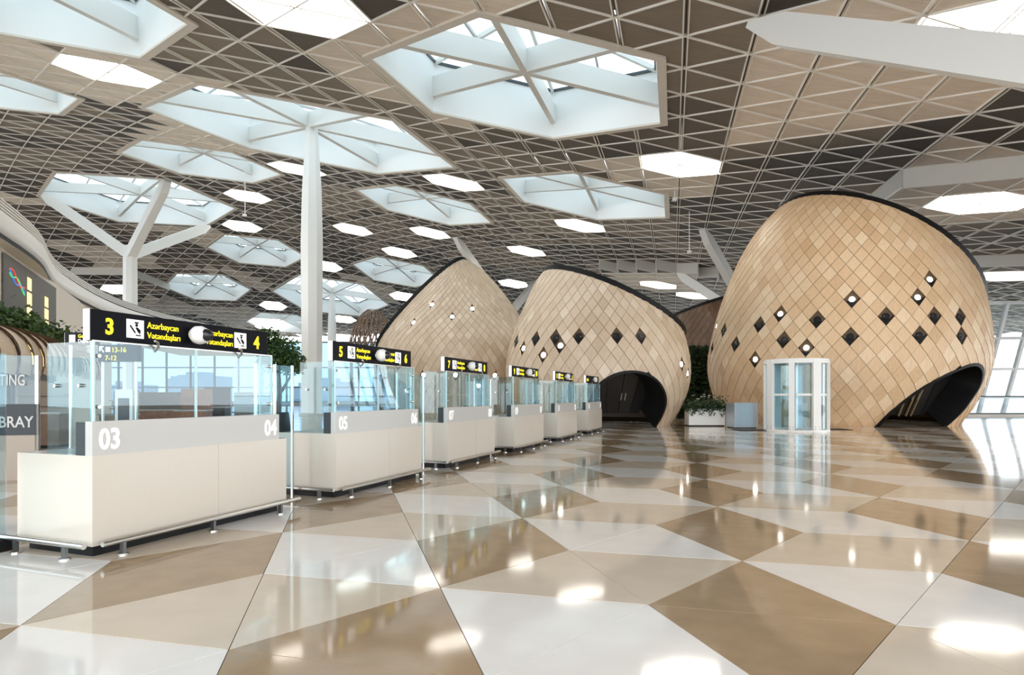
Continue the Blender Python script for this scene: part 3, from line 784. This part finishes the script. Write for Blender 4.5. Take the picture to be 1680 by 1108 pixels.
# ------------------------------------------------------------------ passport desks
ANG = R(90 - 20.5)
WORDS = {'3': 'three', '4': 'four', '5': 'five', '6': 'six', '7': 'seven', '8': 'eight', '9': 'nine', '10': 'ten', '11': 'eleven', '12': 'twelve', '13': 'thirteen', '14': 'fourteen'}
def wd_(s): return WORDS[s.lstrip('0')]
DESKS = [((-3.47, 5.04), ('3', '4'), ('03', '04')), ((-2.31, 8.01), ('5', '6'), ('05', '06')), ((-1.192, 11.3), ('7', '8'), ('07', '08')),
         ((.058, 14.57), ('9', '10'), ('09', '10')), ((1.344, 17.99), ('11', '12'), ('11', '12')), ((2.68, 21.5), ('13', '14'), ('13', '14'))]
L, D = 2.3, .95
def put_text(s, size, m, parent, x, y, z, align='LEFT', bold=0., xs=1., name='lettering'):
    return link_mesh(name, text_mesh(s, size, m, .003, align, bold, xs), parent, (x, y, z))
def desk(pos, digits):
    o = empty('passport_desk', (pos[0], pos[1], 0), ANG)
    tag(o, 'cream passport desk numbered %s and %s on its grey upper panel' % (wd_(digits[0]), wd_(digits[1])), 'desk')
    MB().box(.012, L, .012, D, .1, .84).build('body', M['counter'], o)
    MB().box(0, 1.298, 0, .012, .1, .852).build('front_panel', M['counter'], o)
    MB().box(1.302, L, 0, .012, .1, .852).build('front_panel', M['counter'], o)
    MB().box(-.0, .012, .012, D, .1, .852).build('end_panel', M['counter'], o)
    MB().box(.012, L, .012, D, .84, .852).build('desk_top', M['counter_top'], o)
    MB().box(.06, L - .06, .08, D - .06, 0, .1).build('kick_base', M['black'], o)
    u = MB().box(0, L - .12, 0, .085, .852, 1.138).build('upper_panel', M['counter_top'], o)
    MB().box(.0, L - .12, .087, .2, .852, 1.13).build('inner_screen', M['charcoal'], o)
    put_text(digits[0], .245, M['digit_white'], u, .055, -.002, .905, bold=.006, xs=.78)
    put_text(digits[1], .245, M['digit_white'], u, L - .16, -.002, .905, 'RIGHT', .006, xs=.78)
    return o
def bumper(pos, digits):
    o = empty('bumper_rail', (pos[0], pos[1], 0), ANG)
    tag(o, 'low stainless bumper rail around the desk numbered %s' % wd_(digits[0]), 'rail')
    MB().tube((.02, -.09, .125), (L + .12, -.09, .125), .024, n=12).build('front_tube', M['steel'], o)
    MB().tube((-.09, -.03, .125), (-.09, D + .08, .125), .024, n=12).build('end_tube', M['steel'], o)
    for x, y in ((.2, -.09), (1.15, -.09), (2.1, -.09), (-.09, .2), (-.09, .82)):
        f = MB().box(x - .014, x + .014, y - .022, y + .022, .008, .115).build('rail_foot', M['steel_dark'], o)
        MB().tube((x, y, 0), (x, y, .012), .042, n=12).build('foot_plate', M['steel'], f)
    return o
def screen(pos, digits):
    o = empty('glass_screen', (pos[0], pos[1], 1.138), ANG)
    tag(o, 'clear glass screen standing on the desk numbered %s' % wd_(digits[0]), 'glass screen')
    H = .67
    for a, b in ((.06, 1.06), (1.08, 2.10)): MB().box(a, b, .045, .057, 0, H).build('glass_pane', M['glass'], o)
    MB().box(.04, .052, .06, .62, -.284, H).build('side_pane', M['glass'], o)
    MB().box(2.115, 2.127, .06, .62, 0, H).build('side_pane', M['glass'], o)
    for x in (.045, 1.07, 2.11): MB().box(x - .008, x + .008, .04, .062, 0, H).build('edge_post', M['glass_edge'], o)
    for x in (.07, 2.0): MB().box(x - .008, x + .008, .1, .116, -.006, .682).build('sign_post', M['glass_edge'], o)
    MB().box(.04, 2.12, .044, .06, H, H + .012).build('top_strip', M['steel'], o)
    for x in (.075, 2.08):
        for z in (.12, H - .12):
            MB().tube((x, .02, z), (x, .09, z), .016, n=10).build('glass_clip', M['steel'], o)
    for y in (.2, .5):
        MB().tube((.02, y, .3), (.075, y, .3), .016, n=10).build('glass_clip', M['steel'], o)
    return o
def sign(pos, num, k):
    o = empty('desk_sign', (pos[0], pos[1], 1.82), ANG)
    tag(o, 'black overhead sign with yellow numbers %s and %s' % (wd_(num[0]), wd_(num[1])), 'sign')
    x0, x1, y0, y1, h = .04, 2.07, .075, .165, .262
    bd = MB().box(x0, x1, y0, y1, 0, h).build('sign_board', M['sign_black'], o)
    MB().box(x0 - .012, x0 - .001, y0 + .012, y1 - .012, 0, h).build('end_cap', M['sign_white'], o)
    def tx(s, size, x, z, al='LEFT', b=.003, xs=.85): put_text(s, size, M['sign_yellow'], bd, x, y0 - .003, z, al, b, xs)
    tx(num[0] if k < 5 else '13-14', .19 if k < 5 else .13, .2 if k < 5 else .12, .065, 'CENTER' if k < 5 else 'LEFT', .006)
    if k < 5: tx(num[1], .19, 1.905, .065, 'CENTER', .006)
    for (a, al) in ((.556, 'LEFT'), (1.56, 'RIGHT')):
        if k == 5 and al == 'LEFT': continue
        
        for wd2, z in (('Azərbaycan', .152), ('Vətəndaşları', .060)): link_mesh('lettering', spelled_mesh(wd2, .083, M['sign_yellow'], al, .86), bd, (a, y0 - .003, z))
    for xi in (.355, 1.585):
        if k == 5 and xi < 1: continue
        p = MB().box(xi, xi + .165, y0 - .006, y0 - .001, .05, .215).build('pictogram', M['sign_white'], bd)
    o2 = [c for c in bd.children if c.name.startswith('pictogram')]
    for p in o2:
        xi = min(v.co.x for v in p.data.vertices); s = .165; m = MB(); z = .05
        q = lambda *a: [(xi + u * s, y0 - .008, z + v * s) for u, v in a]
        m.poly(q(*[(.56 + .09 * math.cos(t * .7854), .70 + .09 * math.sin(t * .7854)) for t in range(8)]))
        m.poly(q((.42, .79), (.70, .79), (.67, .88), (.46, .88)))
        m.poly(q((.48, .58), (.62, .60), (.80, .44), (.78, .20), (.62, .34)))
        m.poly(q((.28, .46), (.36, .52), (.54, .28), (.44, .26))); m.poly(q((.14, .64), (.22, .70), (.36, .52), (.28, .46)))
        m.poly(q((.50, .12), (.82, .12), (.82, .19), (.50, .19)))
        f = m.mesh('officer_figure', M['sign_black']); p.data.materials.append(M['sign_black'])
        bm = bmesh.new(); bm.from_mesh(p.data); n0 = len(bm.faces); bm.from_mesh(f); bm.faces.ensure_lookup_table()
        for fa in bm.faces[n0:]: fa.material_index = 1
        bm.to_mesh(p.data); bm.free()
    for x in (.62, 1.62):
        m = MB(); pts = [(x, .05, -.05), (x, .01, -.02), (x - .03, -.02, .02), (x - .07, -.03, .03)]
        for a, b in zip(pts[:-1], pts[1:]): m.tube(a, b, .011, n=8)
        m.tube((x, .05, -.06), (x, .11, .01), .013, n=8)
        m.build('clamp', M['steel'], o)
    c = empty('dome_camera', Vector((pos[0], pos[1], 1.95)) + Matrix.Rotation(ANG, 3, 'Z') @ Vector((1.05, 0, 0)), ANG)
    tag(c, 'white dome camera on the sign with yellow number %s' % wd_(num[0]), 'camera')
    prof = [(.0, -.10), (.05, -.095), (.085, -.05), (.092, 0), (.075, .06), (.03, .085), (0, .088)]
    m = MB(); m.grid([[(z * 1.0 - 0, r * math.cos(2 * math.pi * i / 18) - .03, r * math.sin(2 * math.pi * i / 18)) for r, z in prof] for i in range(18)], True); m.build('housing', M['white'], c, smooth=True)
    m = MB(); m.grid([[(.012 + z * .6, -.085 + r * .62 * math.cos(2 * math.pi * i / 14) - .02, r * .66 * math.sin(2 * math.pi * i / 14)) for r, z in prof] for i in range(14)], True); m.build('lens_dome', M['lens'], c, smooth=True)
    MB().tube((0, 0, 0), (0, .0745, 0), .03).build('mount', M['white'], c)
for k, (p, num, dig) in enumerate(DESKS):
    desk(p, dig); bumper(p, dig); screen(p, dig); sign(p, num, k)
    if k < 5:
        a = Vector((*p, 0)); rot = Matrix.Rotation(ANG, 3, 'Z'); gap = (Vector((*DESKS[k + 1][0], 0)) - a).length
        o = empty('glass_barrier', a + rot @ Vector((L + .05, .5, 0)), ANG); tag(o, 'glass barrier closing the gap between desks %s and %s' % (wd_(dig[1]), wd_(DESKS[k + 1][2][0])), 'glass barrier')
        w = gap - L - .24
        MB().box(.02, w / 2 - .01, 0, .012, .12, 1.74).build('glass_pane', M['glass'], o); MB().box(w / 2 + .01, w, 0, .012, .12, 1.74).build('glass_pane', M['glass'], o)
        for x in (0, w / 2, w): MB().box(x - .012, x + .012, -.01, .02, 0, 1.75).build('post', M['steel'], o)
        for z in (.5, 1.0, 1.5): MB().tube((w / 2 - .05, -.03, z), (w / 2 - .05, .04, z), .02).build('hinge_clip', M['steel'], o)
o = empty('glass_barrier', Vector((-3.47, 5.04, 0)) + Matrix.Rotation(ANG, 3, 'Z') @ Vector((-.06, .98, 0)), ANG)
tag(o, 'glass gate closing the lane in front of desk three', 'glass barrier')
for k in range(3):
    MB().box(-.66 * (k + 1) + .01, -.66 * k - .01, 0, .012, .1, 1.72).build('glass_pane', M['glass'], o)
    MB().box(-.66 * (k + 1) - .008, -.66 * (k + 1) + .008, -.004, .016, 0, 1.72).build('edge_post', M['glass_edge'], o)
MB().tube((-.75, -.05, .98), (-.45, -.05, .98), .014).build('door_handle', M['steel'], o)
MB().box(-2, .02, -.03, .05, 0, .1).build('base_rail', M['black'], o)
# officers' chairs
def chair(x, y, rz, lab):
    o = empty('office_chair', (x, y, 0), rz); tag(o, lab, 'chair', 'chairs behind the desks')
    MB().box(-.22, .22, -.22, .22, .44, .52).build('seat', M['charcoal'], o, bevel=.02)
    MB().prism([(-.2, .2, .58), (.2, .2, .58), (.2, .26, .58), (-.2, .26, .58)], [(-.17, .26, 1.1), (.17, .26, 1.1), (.17, .31, 1.1), (-.17, .31, 1.1)]).build('backrest', M['charcoal'], o)
    MB().bar((0, .2, .46), (0, .27, .7), .06, .02).build('back_stem', M['steel_dark'], o)
    MB().tube((0, 0, .08), (0, 0, .44), .03).build('gas_post', M['steel_dark'], o)
    for k in range(5):
        a = 2 * math.pi * k / 5; l_ = MB().bar((0, 0, .09), (.28 * math.cos(a), .28 * math.sin(a), .06), .04, .03).build('foot', M['steel_dark'], o)
        MB().tube((.28 * math.cos(a), .28 * math.sin(a) - .015, .028), (.28 * math.cos(a), .28 * math.sin(a) + .015, .028), .028).build('castor', M['black'], l_)
for k in (1, 2, 3):
    q = Vector((*DESKS[k][0], 0)) + Matrix.Rotation(ANG, 3, 'Z') @ Vector((.75, 1.3, 0)); chair(q.x, q.y, ANG, 'black office chair behind the desk numbered %s' % wd_(DESKS[k][2][0]))

# ------------------------------------------------------------------ glass booth, cabinet, planter
bo = empty('glass_booth', (11.0, 23.6, 0)); tag(bo, 'round white-framed glass booth standing in front of the biggest pod', 'booth')
RB, HB = 1.12, 2.72
for k in range(8):
    a = 2 * math.pi * (k + .28) / 8; x, y = RB * math.sin(a), -RB * math.cos(a); t = Vector((math.cos(a), math.sin(a), 0)); r_ = Vector((math.sin(a), -math.cos(a), 0))
    c = Vector((x, y, 0)); w = .16 if k % 2 == 0 else .10
    pp = MB().prism([c + t * w - r_ * .05, c + t * w + r_ * .05, c - t * w + r_ * .05, c - t * w - r_ * .05], [c + t * w - r_ * .05 + Vector((0, 0, HB)), c + t * w + r_ * .05 + Vector((0, 0, HB)), c - t * w + r_ * .05 + Vector((0, 0, HB)), c - t * w - r_ * .05 + Vector((0, 0, HB))]).build('post', M['white'], bo)
    for s in (-.09, .09):
        for z in (.12, .2): MB().tube(c + t * s * (w / .16) + r_ * .045 + Vector((0, 0, z)), c + t * s * (w / .16) + r_ * .06 + Vector((0, 0, z)), .014, n=8).build('bolt', M['steel_dark'], pp)
    a0, a1 = a + .16, a + 2 * math.pi / 8 - .12
    for z0, z1 in ((.06, 1.36), (1.44, HB - .12)):
        MB().grid([[(1.06 * math.sin(a0 + (a1 - a0) * i / 6), -1.06 * math.cos(a0 + (a1 - a0) * i / 6), z) for z in (z0, z1)] for i in range(7)]).build('curved_pane', M['glass'], bo)
    MB().grid([[((1.06 + d) * math.sin(a0 + (a1 - a0) * i / 6), -(1.06 + d) * math.cos(a0 + (a1 - a0) * i / 6), z) for d, z in ((-.02, 1.36), (.03, 1.36), (.03, 1.44), (-.02, 1.44), (-.02, 1.36))] for i in range(7)]).build('mid_rail', M['white'], bo)
for nm, z0, z1 in (('top_ring', HB - .14, HB + .03), ('base_ring', 0, .08)):
    MB().lathe([(.98, z0), (1.15, z0), (1.15, z1), (.98, z1), (.98, z0)], n=32).build(nm, M['white'], bo)
MB().lathe([(0, HB - .02), (1.0, HB - .02), (1.0, HB + .02), (0, HB + .02)], n=32).build('roof_disc', M['white'], bo)
MB().box(-.05, .05, -.05, .05, .08, HB - .05).build('centre_shaft', M['steel'], bo)
for k in range(3):
    a = .5 + 2 * math.pi * k / 3; MB().bar((.06 * math.cos(a), .06 * math.sin(a), 1.38), (.9 * math.cos(a), .9 * math.sin(a), 1.38), .02, 2.5).build('door_wing', M['glass'], bo)
o = tag(MB().box(-.8, .8, -.5, .5, 0, .012).build('floor_mat', M['mat_black']), 'black mat on the floor left of the glass booth', 'floor mat'); o.location = (9.6, 24.0, .001)
o = tag(MB().box(-.8, .8, -.5, .5, 0, .012).build('floor_mat', M['mat_black']), 'black mat on the floor between the booth and the pod entrance', 'floor mat'); o.location = (12.7, 24.6, .001)
cb = empty('steel_cabinet', (9.75, 25.9, 0), R(6)); tag(cb, 'grey metal cabinet between the planter and the glass booth', 'cabinet')
MB().box(-.5, .5, -.4, .4, .03, 1.06).build('body', M['silver'], cb)
MB().box(-.47, .5, -.425, -.4, .05, .54).build('door', M['silver'], cb); MB().box(-.47, .5, -.425, -.4, .56, 1.05).build('door', M['silver'], cb)
MB().box(-.46, .46, -.36, .36, 0, .03).build('plinth', M['black'], cb)
def leaves(n, fn, size, seed):
    r = random.Random(seed); m = MB()
    for _ in range(n):
        p = Vector(fn(r)); a = r.uniform(0, 6.28); e = r.uniform(-.9, .9); s = size * r.uniform(.6, 1.3)
        d = Vector((math.cos(a) * math.cos(e), math.sin(a) * math.cos(e), math.sin(e))); t = d.orthogonal().normalized(); t.rotate(Matrix.Rotation(r.uniform(0, 6.28), 3, d)); n_ = d.cross(t)
        m.poly([p, p + d * s * .5 + t * s * .28 + n_ * s * .05, p + d * s, p + d * s * .5 - t * s * .28 + n_ * s * .05], 0, r.random())
    return m
pl = empty('flower_planter', (8.68, 27.5, 0)); tag(pl, 'white rectangular planter overflowing with trailing greenery and white flowers', 'planter')
MB().box(-.8, .8, -.35, .35, .05, .78).build('trough', M['white'], pl)
MB().box(-.78, .78, -.3, .3, 0, .05).build('plinth', M['black'], pl)
tag(leaves(1500, lambda r: (r.uniform(-.82, .9), r.uniform(-.45, .4), .74 + abs(r.gauss(0, .2))), .13, 5).build('foliage', M['leaf_dark'], pl, tone=True), kind='stuff')
tag(leaves(260, lambda r: (lambda x: (x, -.37 - r.random() * .05, .78 - r.random() * .34 * abs(math.sin(x * 7)))) (r.uniform(-.9, .9)), .10, 6).build('trailing_foliage', M['leaf_dark'], pl, tone=True), kind='stuff')
for k in range(13):
    r = random.Random(k); x, y, z = r.uniform(-.7, .8), r.uniform(-.35, .2), r.uniform(1.05, 1.42)
    st = MB().tube((x, y, .75), (x, y, z), .008, n=5).build('flower_stem', M['leaf'], pl)
    m = MB()
    for q in range(6):
        a = q * 1.047; m.poly([(x, y, z), (x + .05 * math.cos(a - .3), y + .05 * math.sin(a - .3), z + .03), (x + .085 * math.cos(a), y + .085 * math.sin(a), z + .06), (x + .05 * math.cos(a + .3), y + .05 * math.sin(a + .3), z + .03)])
    m.build('blossom', M['flower'], st)
gw = empty('ivy_screen', (10.9, 36.6, 0)); tag(gw, 'dark wall of ivy filling the gap between the round pods', 'ivy')
MB().box(-1.0, 1.0, .25, .35, 0, 4.2).build('trellis', M['brown'], gw)
tag(leaves(5200, lambda r: (r.uniform(-1.0, 1.0), r.uniform(-.2, .25), r.uniform(0, 4.3)), .26, 8).build('foliage', M['leaf_dark'], gw, tone=True), kind='stuff')
# ------------------------------------------------------------------ left side: balcony, wall with lit picture, timber canopy, tree
path = [(-11.2, 9.5), (-12.6, 13.5), (-13.9, 16.6), (-15.6, 20.2), (-18.6, 25.2), (-21.8, 33.4), (-23.0, 40.4), (-23.2, 52), (-26, 66)]
def cr(P, n=6):
    out = []
    for i in range(len(P) - 1):
        p0, p1, p2, p3 = P[max(i - 1, 0)], P[i], P[i + 1], P[min(i + 2, len(P) - 1)]
        for k in range(n):
            t = k / n; out.append(tuple(.5 * (2 * p1[a] + (p2[a] - p0[a]) * t + (2 * p0[a] - 5 * p1[a] + 4 * p2[a] - p3[a]) * t * t + (-p0[a] + 3 * p1[a] - 3 * p2[a] + p3[a]) * t ** 3) for a in range(2)))
    out.append(P[-1]); return out
pth = cr(path)
nor = []
for i in range(len(pth)):
    a = pth[max(i - 1, 0)]; b = pth[min(i + 1, len(pth) - 1)]; d = Vector((b[0] - a[0], b[1] - a[1], 0)).normalized(); nor.append(Vector((d.y, -d.x, 0)))
def sweep(prof, closed=True):
    m = MB(); P = []
    for p, n in zip(pth, nor): P.append([Vector((p[0], p[1], z)) + n * o for o, z in prof] + ([Vector((p[0], p[1], prof[0][1])) + n * prof[0][0]] if closed else []))
    return m.grid(P)
ba = sweep([(0, 6.40), (.06, 6.2), (.05, 5.98), (-.02, 5.80), (-.3, 5.8), (-.3, 6.42), (-.05, 6.42)]).build('wall_balcony', M['balcony'], smooth=True)
tag(ba, 'curving cream balcony edge above the desks', 'balcony', kind='structure')
sweep([(-.03, 5.8), (-.03, 5.66), (-.3, 5.66), (-.3, 5.8)]).build('shadow_gap', M['black'], ba)
sweep([(-.02, 5.66), (-.4, 5.6), (-9, 5.6), (-9, 6.3), (-.2, 6.3)], False).build('soffit', M['plaster'], ba)
sweep([(-.16, 6.4), (-.13, 6.4), (-.13, 6.86), (-.16, 6.86)]).build('dark_gap_backing', M['black'], ba)  # black sheet added behind the slats so their gaps look dark
for k in range(4): sweep([(-.12, 6.5 + k * .085), (-.06, 6.5 + k * .085), (-.06, 6.545 + k * .085), (-.12, 6.545 + k * .085)]).build('guard_slat', M['balcony'], ba)
wl_ = MB(); wa, wb = Vector((-12.2, 12.5, 0)), Vector((-24.3, 37, 0)); wd = (wb - wa).normalized(); wnn = Vector((wd.y, -wd.x, 0))
wl_.prism([wa, wb, wb - wnn * .4, wa - wnn * .4], [wa + Vector((0, 0, 5.7)), wb + Vector((0, 0, 5.7)), wb - wnn * .4 + Vector((0, 0, 5.7)), wa - wnn * .4 + Vector((0, 0, 5.7))])
wleft = wl_.build('wall_left', M['plaster']); tag(wleft, 'beige wall under the balcony', 'wall', kind='structure')
def wp(s, z, o=.02): return wa + wd * s + wnn * o + Vector((0, 0, z))
po = empty('night_picture', wp(10, 0)); tag(po, 'dark grey picture of a lit twin-towered palace on the wall under the balcony', 'picture')
def wpl(s, z, o=.02): return wp(s, z, o) - po.location
def slab(s0, s1, z0, z1, o0, o1): return MB().prism([wpl(s0, z0, o0), wpl(s1, z0, o0), wpl(s1, z0, o1), wpl(s0, z0, o1)], [wpl(s0, z1, o0), wpl(s1, z1, o0), wpl(s1, z1, o1), wpl(s0, z1, o1)])
slab(5.6, 12.2, 1.9, 5.5, .02, .06).build('canvas', M['poster'], po)
for s, w, z in ((8.3, .36, 5.3), (10.6, .36, 5.0)):
    m = MB()
    for lv in range(6):
        q = slab(s - w * (1 - .07 * lv), s + w * (1 - .07 * lv), 2.4 + (z - 2.4) * lv / 6, 2.4 + (z - 2.4) * (lv + .82) / 6, .065, .08)
        n0 = len(m.v); m.v += q.v; m.f += [tuple(i + n0 for i in f) for f in q.f]; m.m += q.m; m.t += q.t
    m.build('lit_tower', M['gold'], po)
slab(8.7, 10.2, 2.4, 4.0, .065, .075).build('lit_facade', M['gold'], po)
for k, (mm, zz) in enumerate((('screen_red', 5.12), ('screen_blue', 5.02), ('screen_green', 5.07))):
    m = MB(); pr = None
    for i in range(9):
        q = wpl(6.1 + .2 * i, zz - .05 * i + .1 * math.sin(i * .9 + k * 2), .07)
        if pr: m.tube(pr, q, .022, n=6)
        pr = q
    m.build('light_ribbon', M[mm], po)
ca = empty('timber_canopy', (-14, 15, 0)); tag(ca, 'curved wooden canopy of overlapping ribs under the balcony', 'canopy')
cpath = cr([(-13.6, 12.6), (-13.2, 15), (-13.9, 17.5), (-15.4, 20.3), (-16.4, 23)], 6)
for i in range(len(cpath) - 1):
    a = Vector((*cpath[i], 0)); b = Vector((*cpath[i + 1], 0)); d = (b - a).normalized(); n = Vector((d.y, -d.x, 0)); fall = 1 - .22 * i / len(cpath)
    P = []
    for q, ext in ((a, .2), (b, 0), (a, -.05)):
        row = []
        for k in range(9):
            t = k / 8 * 1.9; row.append(q - d * ext * .6 + n * (1.1 * math.sin(t) + ext * .4) * fall + Vector((0, 0, 2.25 + (.95 * math.cos(t) + ext * .3) * fall)) - ca.location)
        P.append(row)
    base = P.pop(); th = MB(); th.grid(P, tone=random.random()); up = Vector((0, 0, -.09))
    th.grid([[v + up for v in r] for r in P], tone=.2); th.grid([P[0], base], mi=1)  # brown step face paints the shadow edge between overlapping ribs
    th.build('rib', [M['wood_pale'], M['brown']], ca, tone=True)
for k in range(3): MB().tube((cpath[k * 9 + 2][0] + 14 - .3, cpath[k * 9 + 2][1] - 15, 0), (cpath[k * 9 + 2][0] + 14 - .3, cpath[k * 9 + 2][1] - 15, 3.3), .09).build('post', M['steel_dark'], ca)
hg = empty('canopy_hedge', (-14.2, 16, 3.08)); tag(hg, 'leafy green hedge growing along the top of the timber canopy', 'plants')
MB().bar((.2, -1, -.02), (-1.7, 6.4, -.02), .5, .16).build('trough', M['brown'], hg)
def hedge(r):
    i = r.randrange(4, len(cpath) - 1); t = r.random(); x = cpath[i][0] + (cpath[i + 1][0] - cpath[i][0]) * t; y = cpath[i][1] + (cpath[i + 1][1] - cpath[i][1]) * t
    return (x - .25 + r.gauss(0, .25) + 14.2, y - 16 + r.gauss(0, .2), .05 + abs(r.gauss(0, .24)))
tag(leaves(6500, hedge, .2, 11).build('foliage', M['leaf'], hg, tone=True), kind='stuff')
tr = empty('indoor_tree', (-8.3, 21.5, 0)); tag(tr, 'bushy green indoor tree behind the sign of desk four', 'tree')
m = MB(); m.tube((0, 0, 0), (.1, 0, 1.4), .12, .09).tube((.1, 0, 1.4), (0, .1, 2.8), .09, .05).tube((.1, 0, 1.4), (.6, .1, 2.3), .06, .03); m.build('trunk', M['bark'], tr)
def crown(r):
    c = r.choice([(-.35, 0, 3.25, .55), (.2, .1, 2.95, .55), (.55, 0, 2.5, .45), (-.1, -.2, 2.6, .5)]); v = Vector((r.gauss(0, 1), r.gauss(0, 1), r.gauss(0, 1))).normalized() * c[3] * r.random() ** .4
    return (c[0] + v.x, c[1] + v.y, c[2] + v.z)
tag(leaves(3600, crown, .14, 12).build('foliage', M['leaf'], tr, tone=True), kind='stuff')
MB().lathe([(0, 0), (.35, 0), (.45, .55), (.38, .55), (.36, .5), (0, .5)], n=14).build('pot', M['charcoal'], tr)
# ------------------------------------------------------------------ behind the desks
def hang_sign(u, v0, v1, y, w, lab, rows):
    x, _, z0 = ptz(u, v1, y); z1 = ptz(u, v0, y)[2]; o = empty('standing_sign', (x, y, z0), R(-8)); tag(o, lab, 'sign'); h = z1 - z0
    bd = MB().box(0, w, 0, .08, 0, h).build('sign_board', M['sign_black'], o)
    MB().box(-.012, 0, .01, .07, 0, h).build('end_cap', M['sign_white'], o)
    MB().tube((.05, .04, -z0), (.05, .04, 0), .02).tube((w - .05, .04, -z0), (w - .05, .04, 0), .02).build('stand_post', M['steel'], o)
    for s, size, x_, zf, mm in rows: put_text(s, size, M[mm], bd, x_, -.003, h * zf)
    return o, bd, h
o_, bd, h = hang_sign(106, 546, 566, 7.6, .42, 'small black sign with a white square icon beside sign three', [('Depart', .062, .19, .16, 'sign_white')])
link_mesh('lettering', spelled_mesh('Gediş', .062, M['sign_yellow']), bd, (.19, -.003, h * .56))
MB().box(.07, .15, -.006, -.001, h * .2, h * .8).build('pictogram', M['sign_white'], bd)
o_, bd, h = hang_sign(160, 566, 594, 8.6, .62, 'black direction sign listing desks 13-16 and 7-12 behind the glass of desk three', [('13-16', .10, .22, .55, 'sign_yellow'), ('7-12', .10, .12, .08, 'sign_yellow')])
MB().bar((.10, -.004, h * .56), (.045, -.004, h * .86), .004, .018).bar((.04, -.004, h * .62), (.04, -.004, h * .89), .004, .018).bar((.034, -.004, h * .88), (.095, -.004, h * .88), .004, .018).build('arrow', M['sign_white'], bd)
MB().box(.13, .20, -.006, -.001, h * .58, h * .86).build('pictogram', M['sign_white'], bd)
bn = empty('shop_banner', (-8.6, 9.6, 0), R(12)); tag(bn, 'glass shop front with pale letters and a dark lettered band', 'shop banner')
MB().box(-1.2, 1.0, 0, .05, .72, 1.22).build('dark_band', M['charcoal'], bn)
MB().box(-1.2, 1.0, 0, .05, 0, .72).build('lower_panel', M['taupe'], bn)
MB().box(-1.2, 1.0, .01, .04, 1.22, 2.0).build('glass_pane', M['glass'], bn)
put_text('BRAY', .25, M['counter_top'], bn, .93, -.004, .85, 'RIGHT', .004, .8); put_text('TING', .25, M['counter_top'], bn, .82, .0, 1.52, 'RIGHT', .002, .62)
for x in (-1.2, .95): MB().box(x, x + .05, .0, .06, 0, 2.0).build('frame_post', M['steel'], bn)
def kiosk(u, y, w, d, h, m1, m2, lab):
    o = empty('display_kiosk', ((u - 840) / 1000 * y, y, 0), R(random.uniform(-12, 18))); tag(o, lab, 'kiosk')
    MB().box(-w / 2, w / 2, -d / 2, d / 2, .08, h * .52).build('cabinet', M[m1], o); MB().box(-w / 2 + .05, w / 2 - .05, -d / 2 + .05, d / 2, 0, .08).build('plinth', M['black'], o)
    MB().box(-w / 2 - .03, w / 2 + .03, -d / 2 - .03, d / 2, h * .52, h * .55).build('worktop', M['counter_top'], o)
    MB().box(-w / 2, w / 2, d / 2 - .08, d / 2, h * .55, h).build('back_panel', M[m2], o)
    for k in range(2): MB().box(-w / 2 + .06, w / 2 - .06, d / 2 - .3, d / 2 - .08, h * (.64 + .16 * k), h * (.66 + .16 * k)).build('shelf', M[m2], o)
kiosk(196, 18, .8, .6, 1.5, 'taupe', 'taupe', 'taupe display kiosk behind the left pane of desk three')
kiosk(262, 24, 1.8, .8, 1.5, 'copper', 'brown', 'copper-fronted kiosk with brown back seen through the glass of desk three')
kiosk(318, 21, 1.0, .7, 1.6, 'copper', 'copper', 'small all-copper kiosk seen through the glass of desk three')
kiosk(352, 24, 1.0, .7, 1.7, 'charcoal', 'charcoal', 'black kiosk seen through the glass of desk four')
kiosk(405, 15, 1.1, .7, 1.45, 'taupe', 'brown', 'taupe kiosk with brown back seen through the glass of desk four')
kiosk(64, 16, 1.2, .8, 1.7, 'brown', 'taupe', 'brown kiosk behind the glass gate of desk three')
ws = empty('info_stand', (-8.9, 14, 0)); tag(ws, 'narrow white information stand behind the glass of desk three', 'info stand')
MB().box(-.2, .2, -.03, .03, .05, 1.5).build('panel', M['white'], ws); MB().box(-.25, .25, -.18, .18, 0, .05).build('foot', M['steel'], ws); MB().box(-.13, .13, -.035, -.03, .55, 1.3).build('print', M['charcoal'], ws)
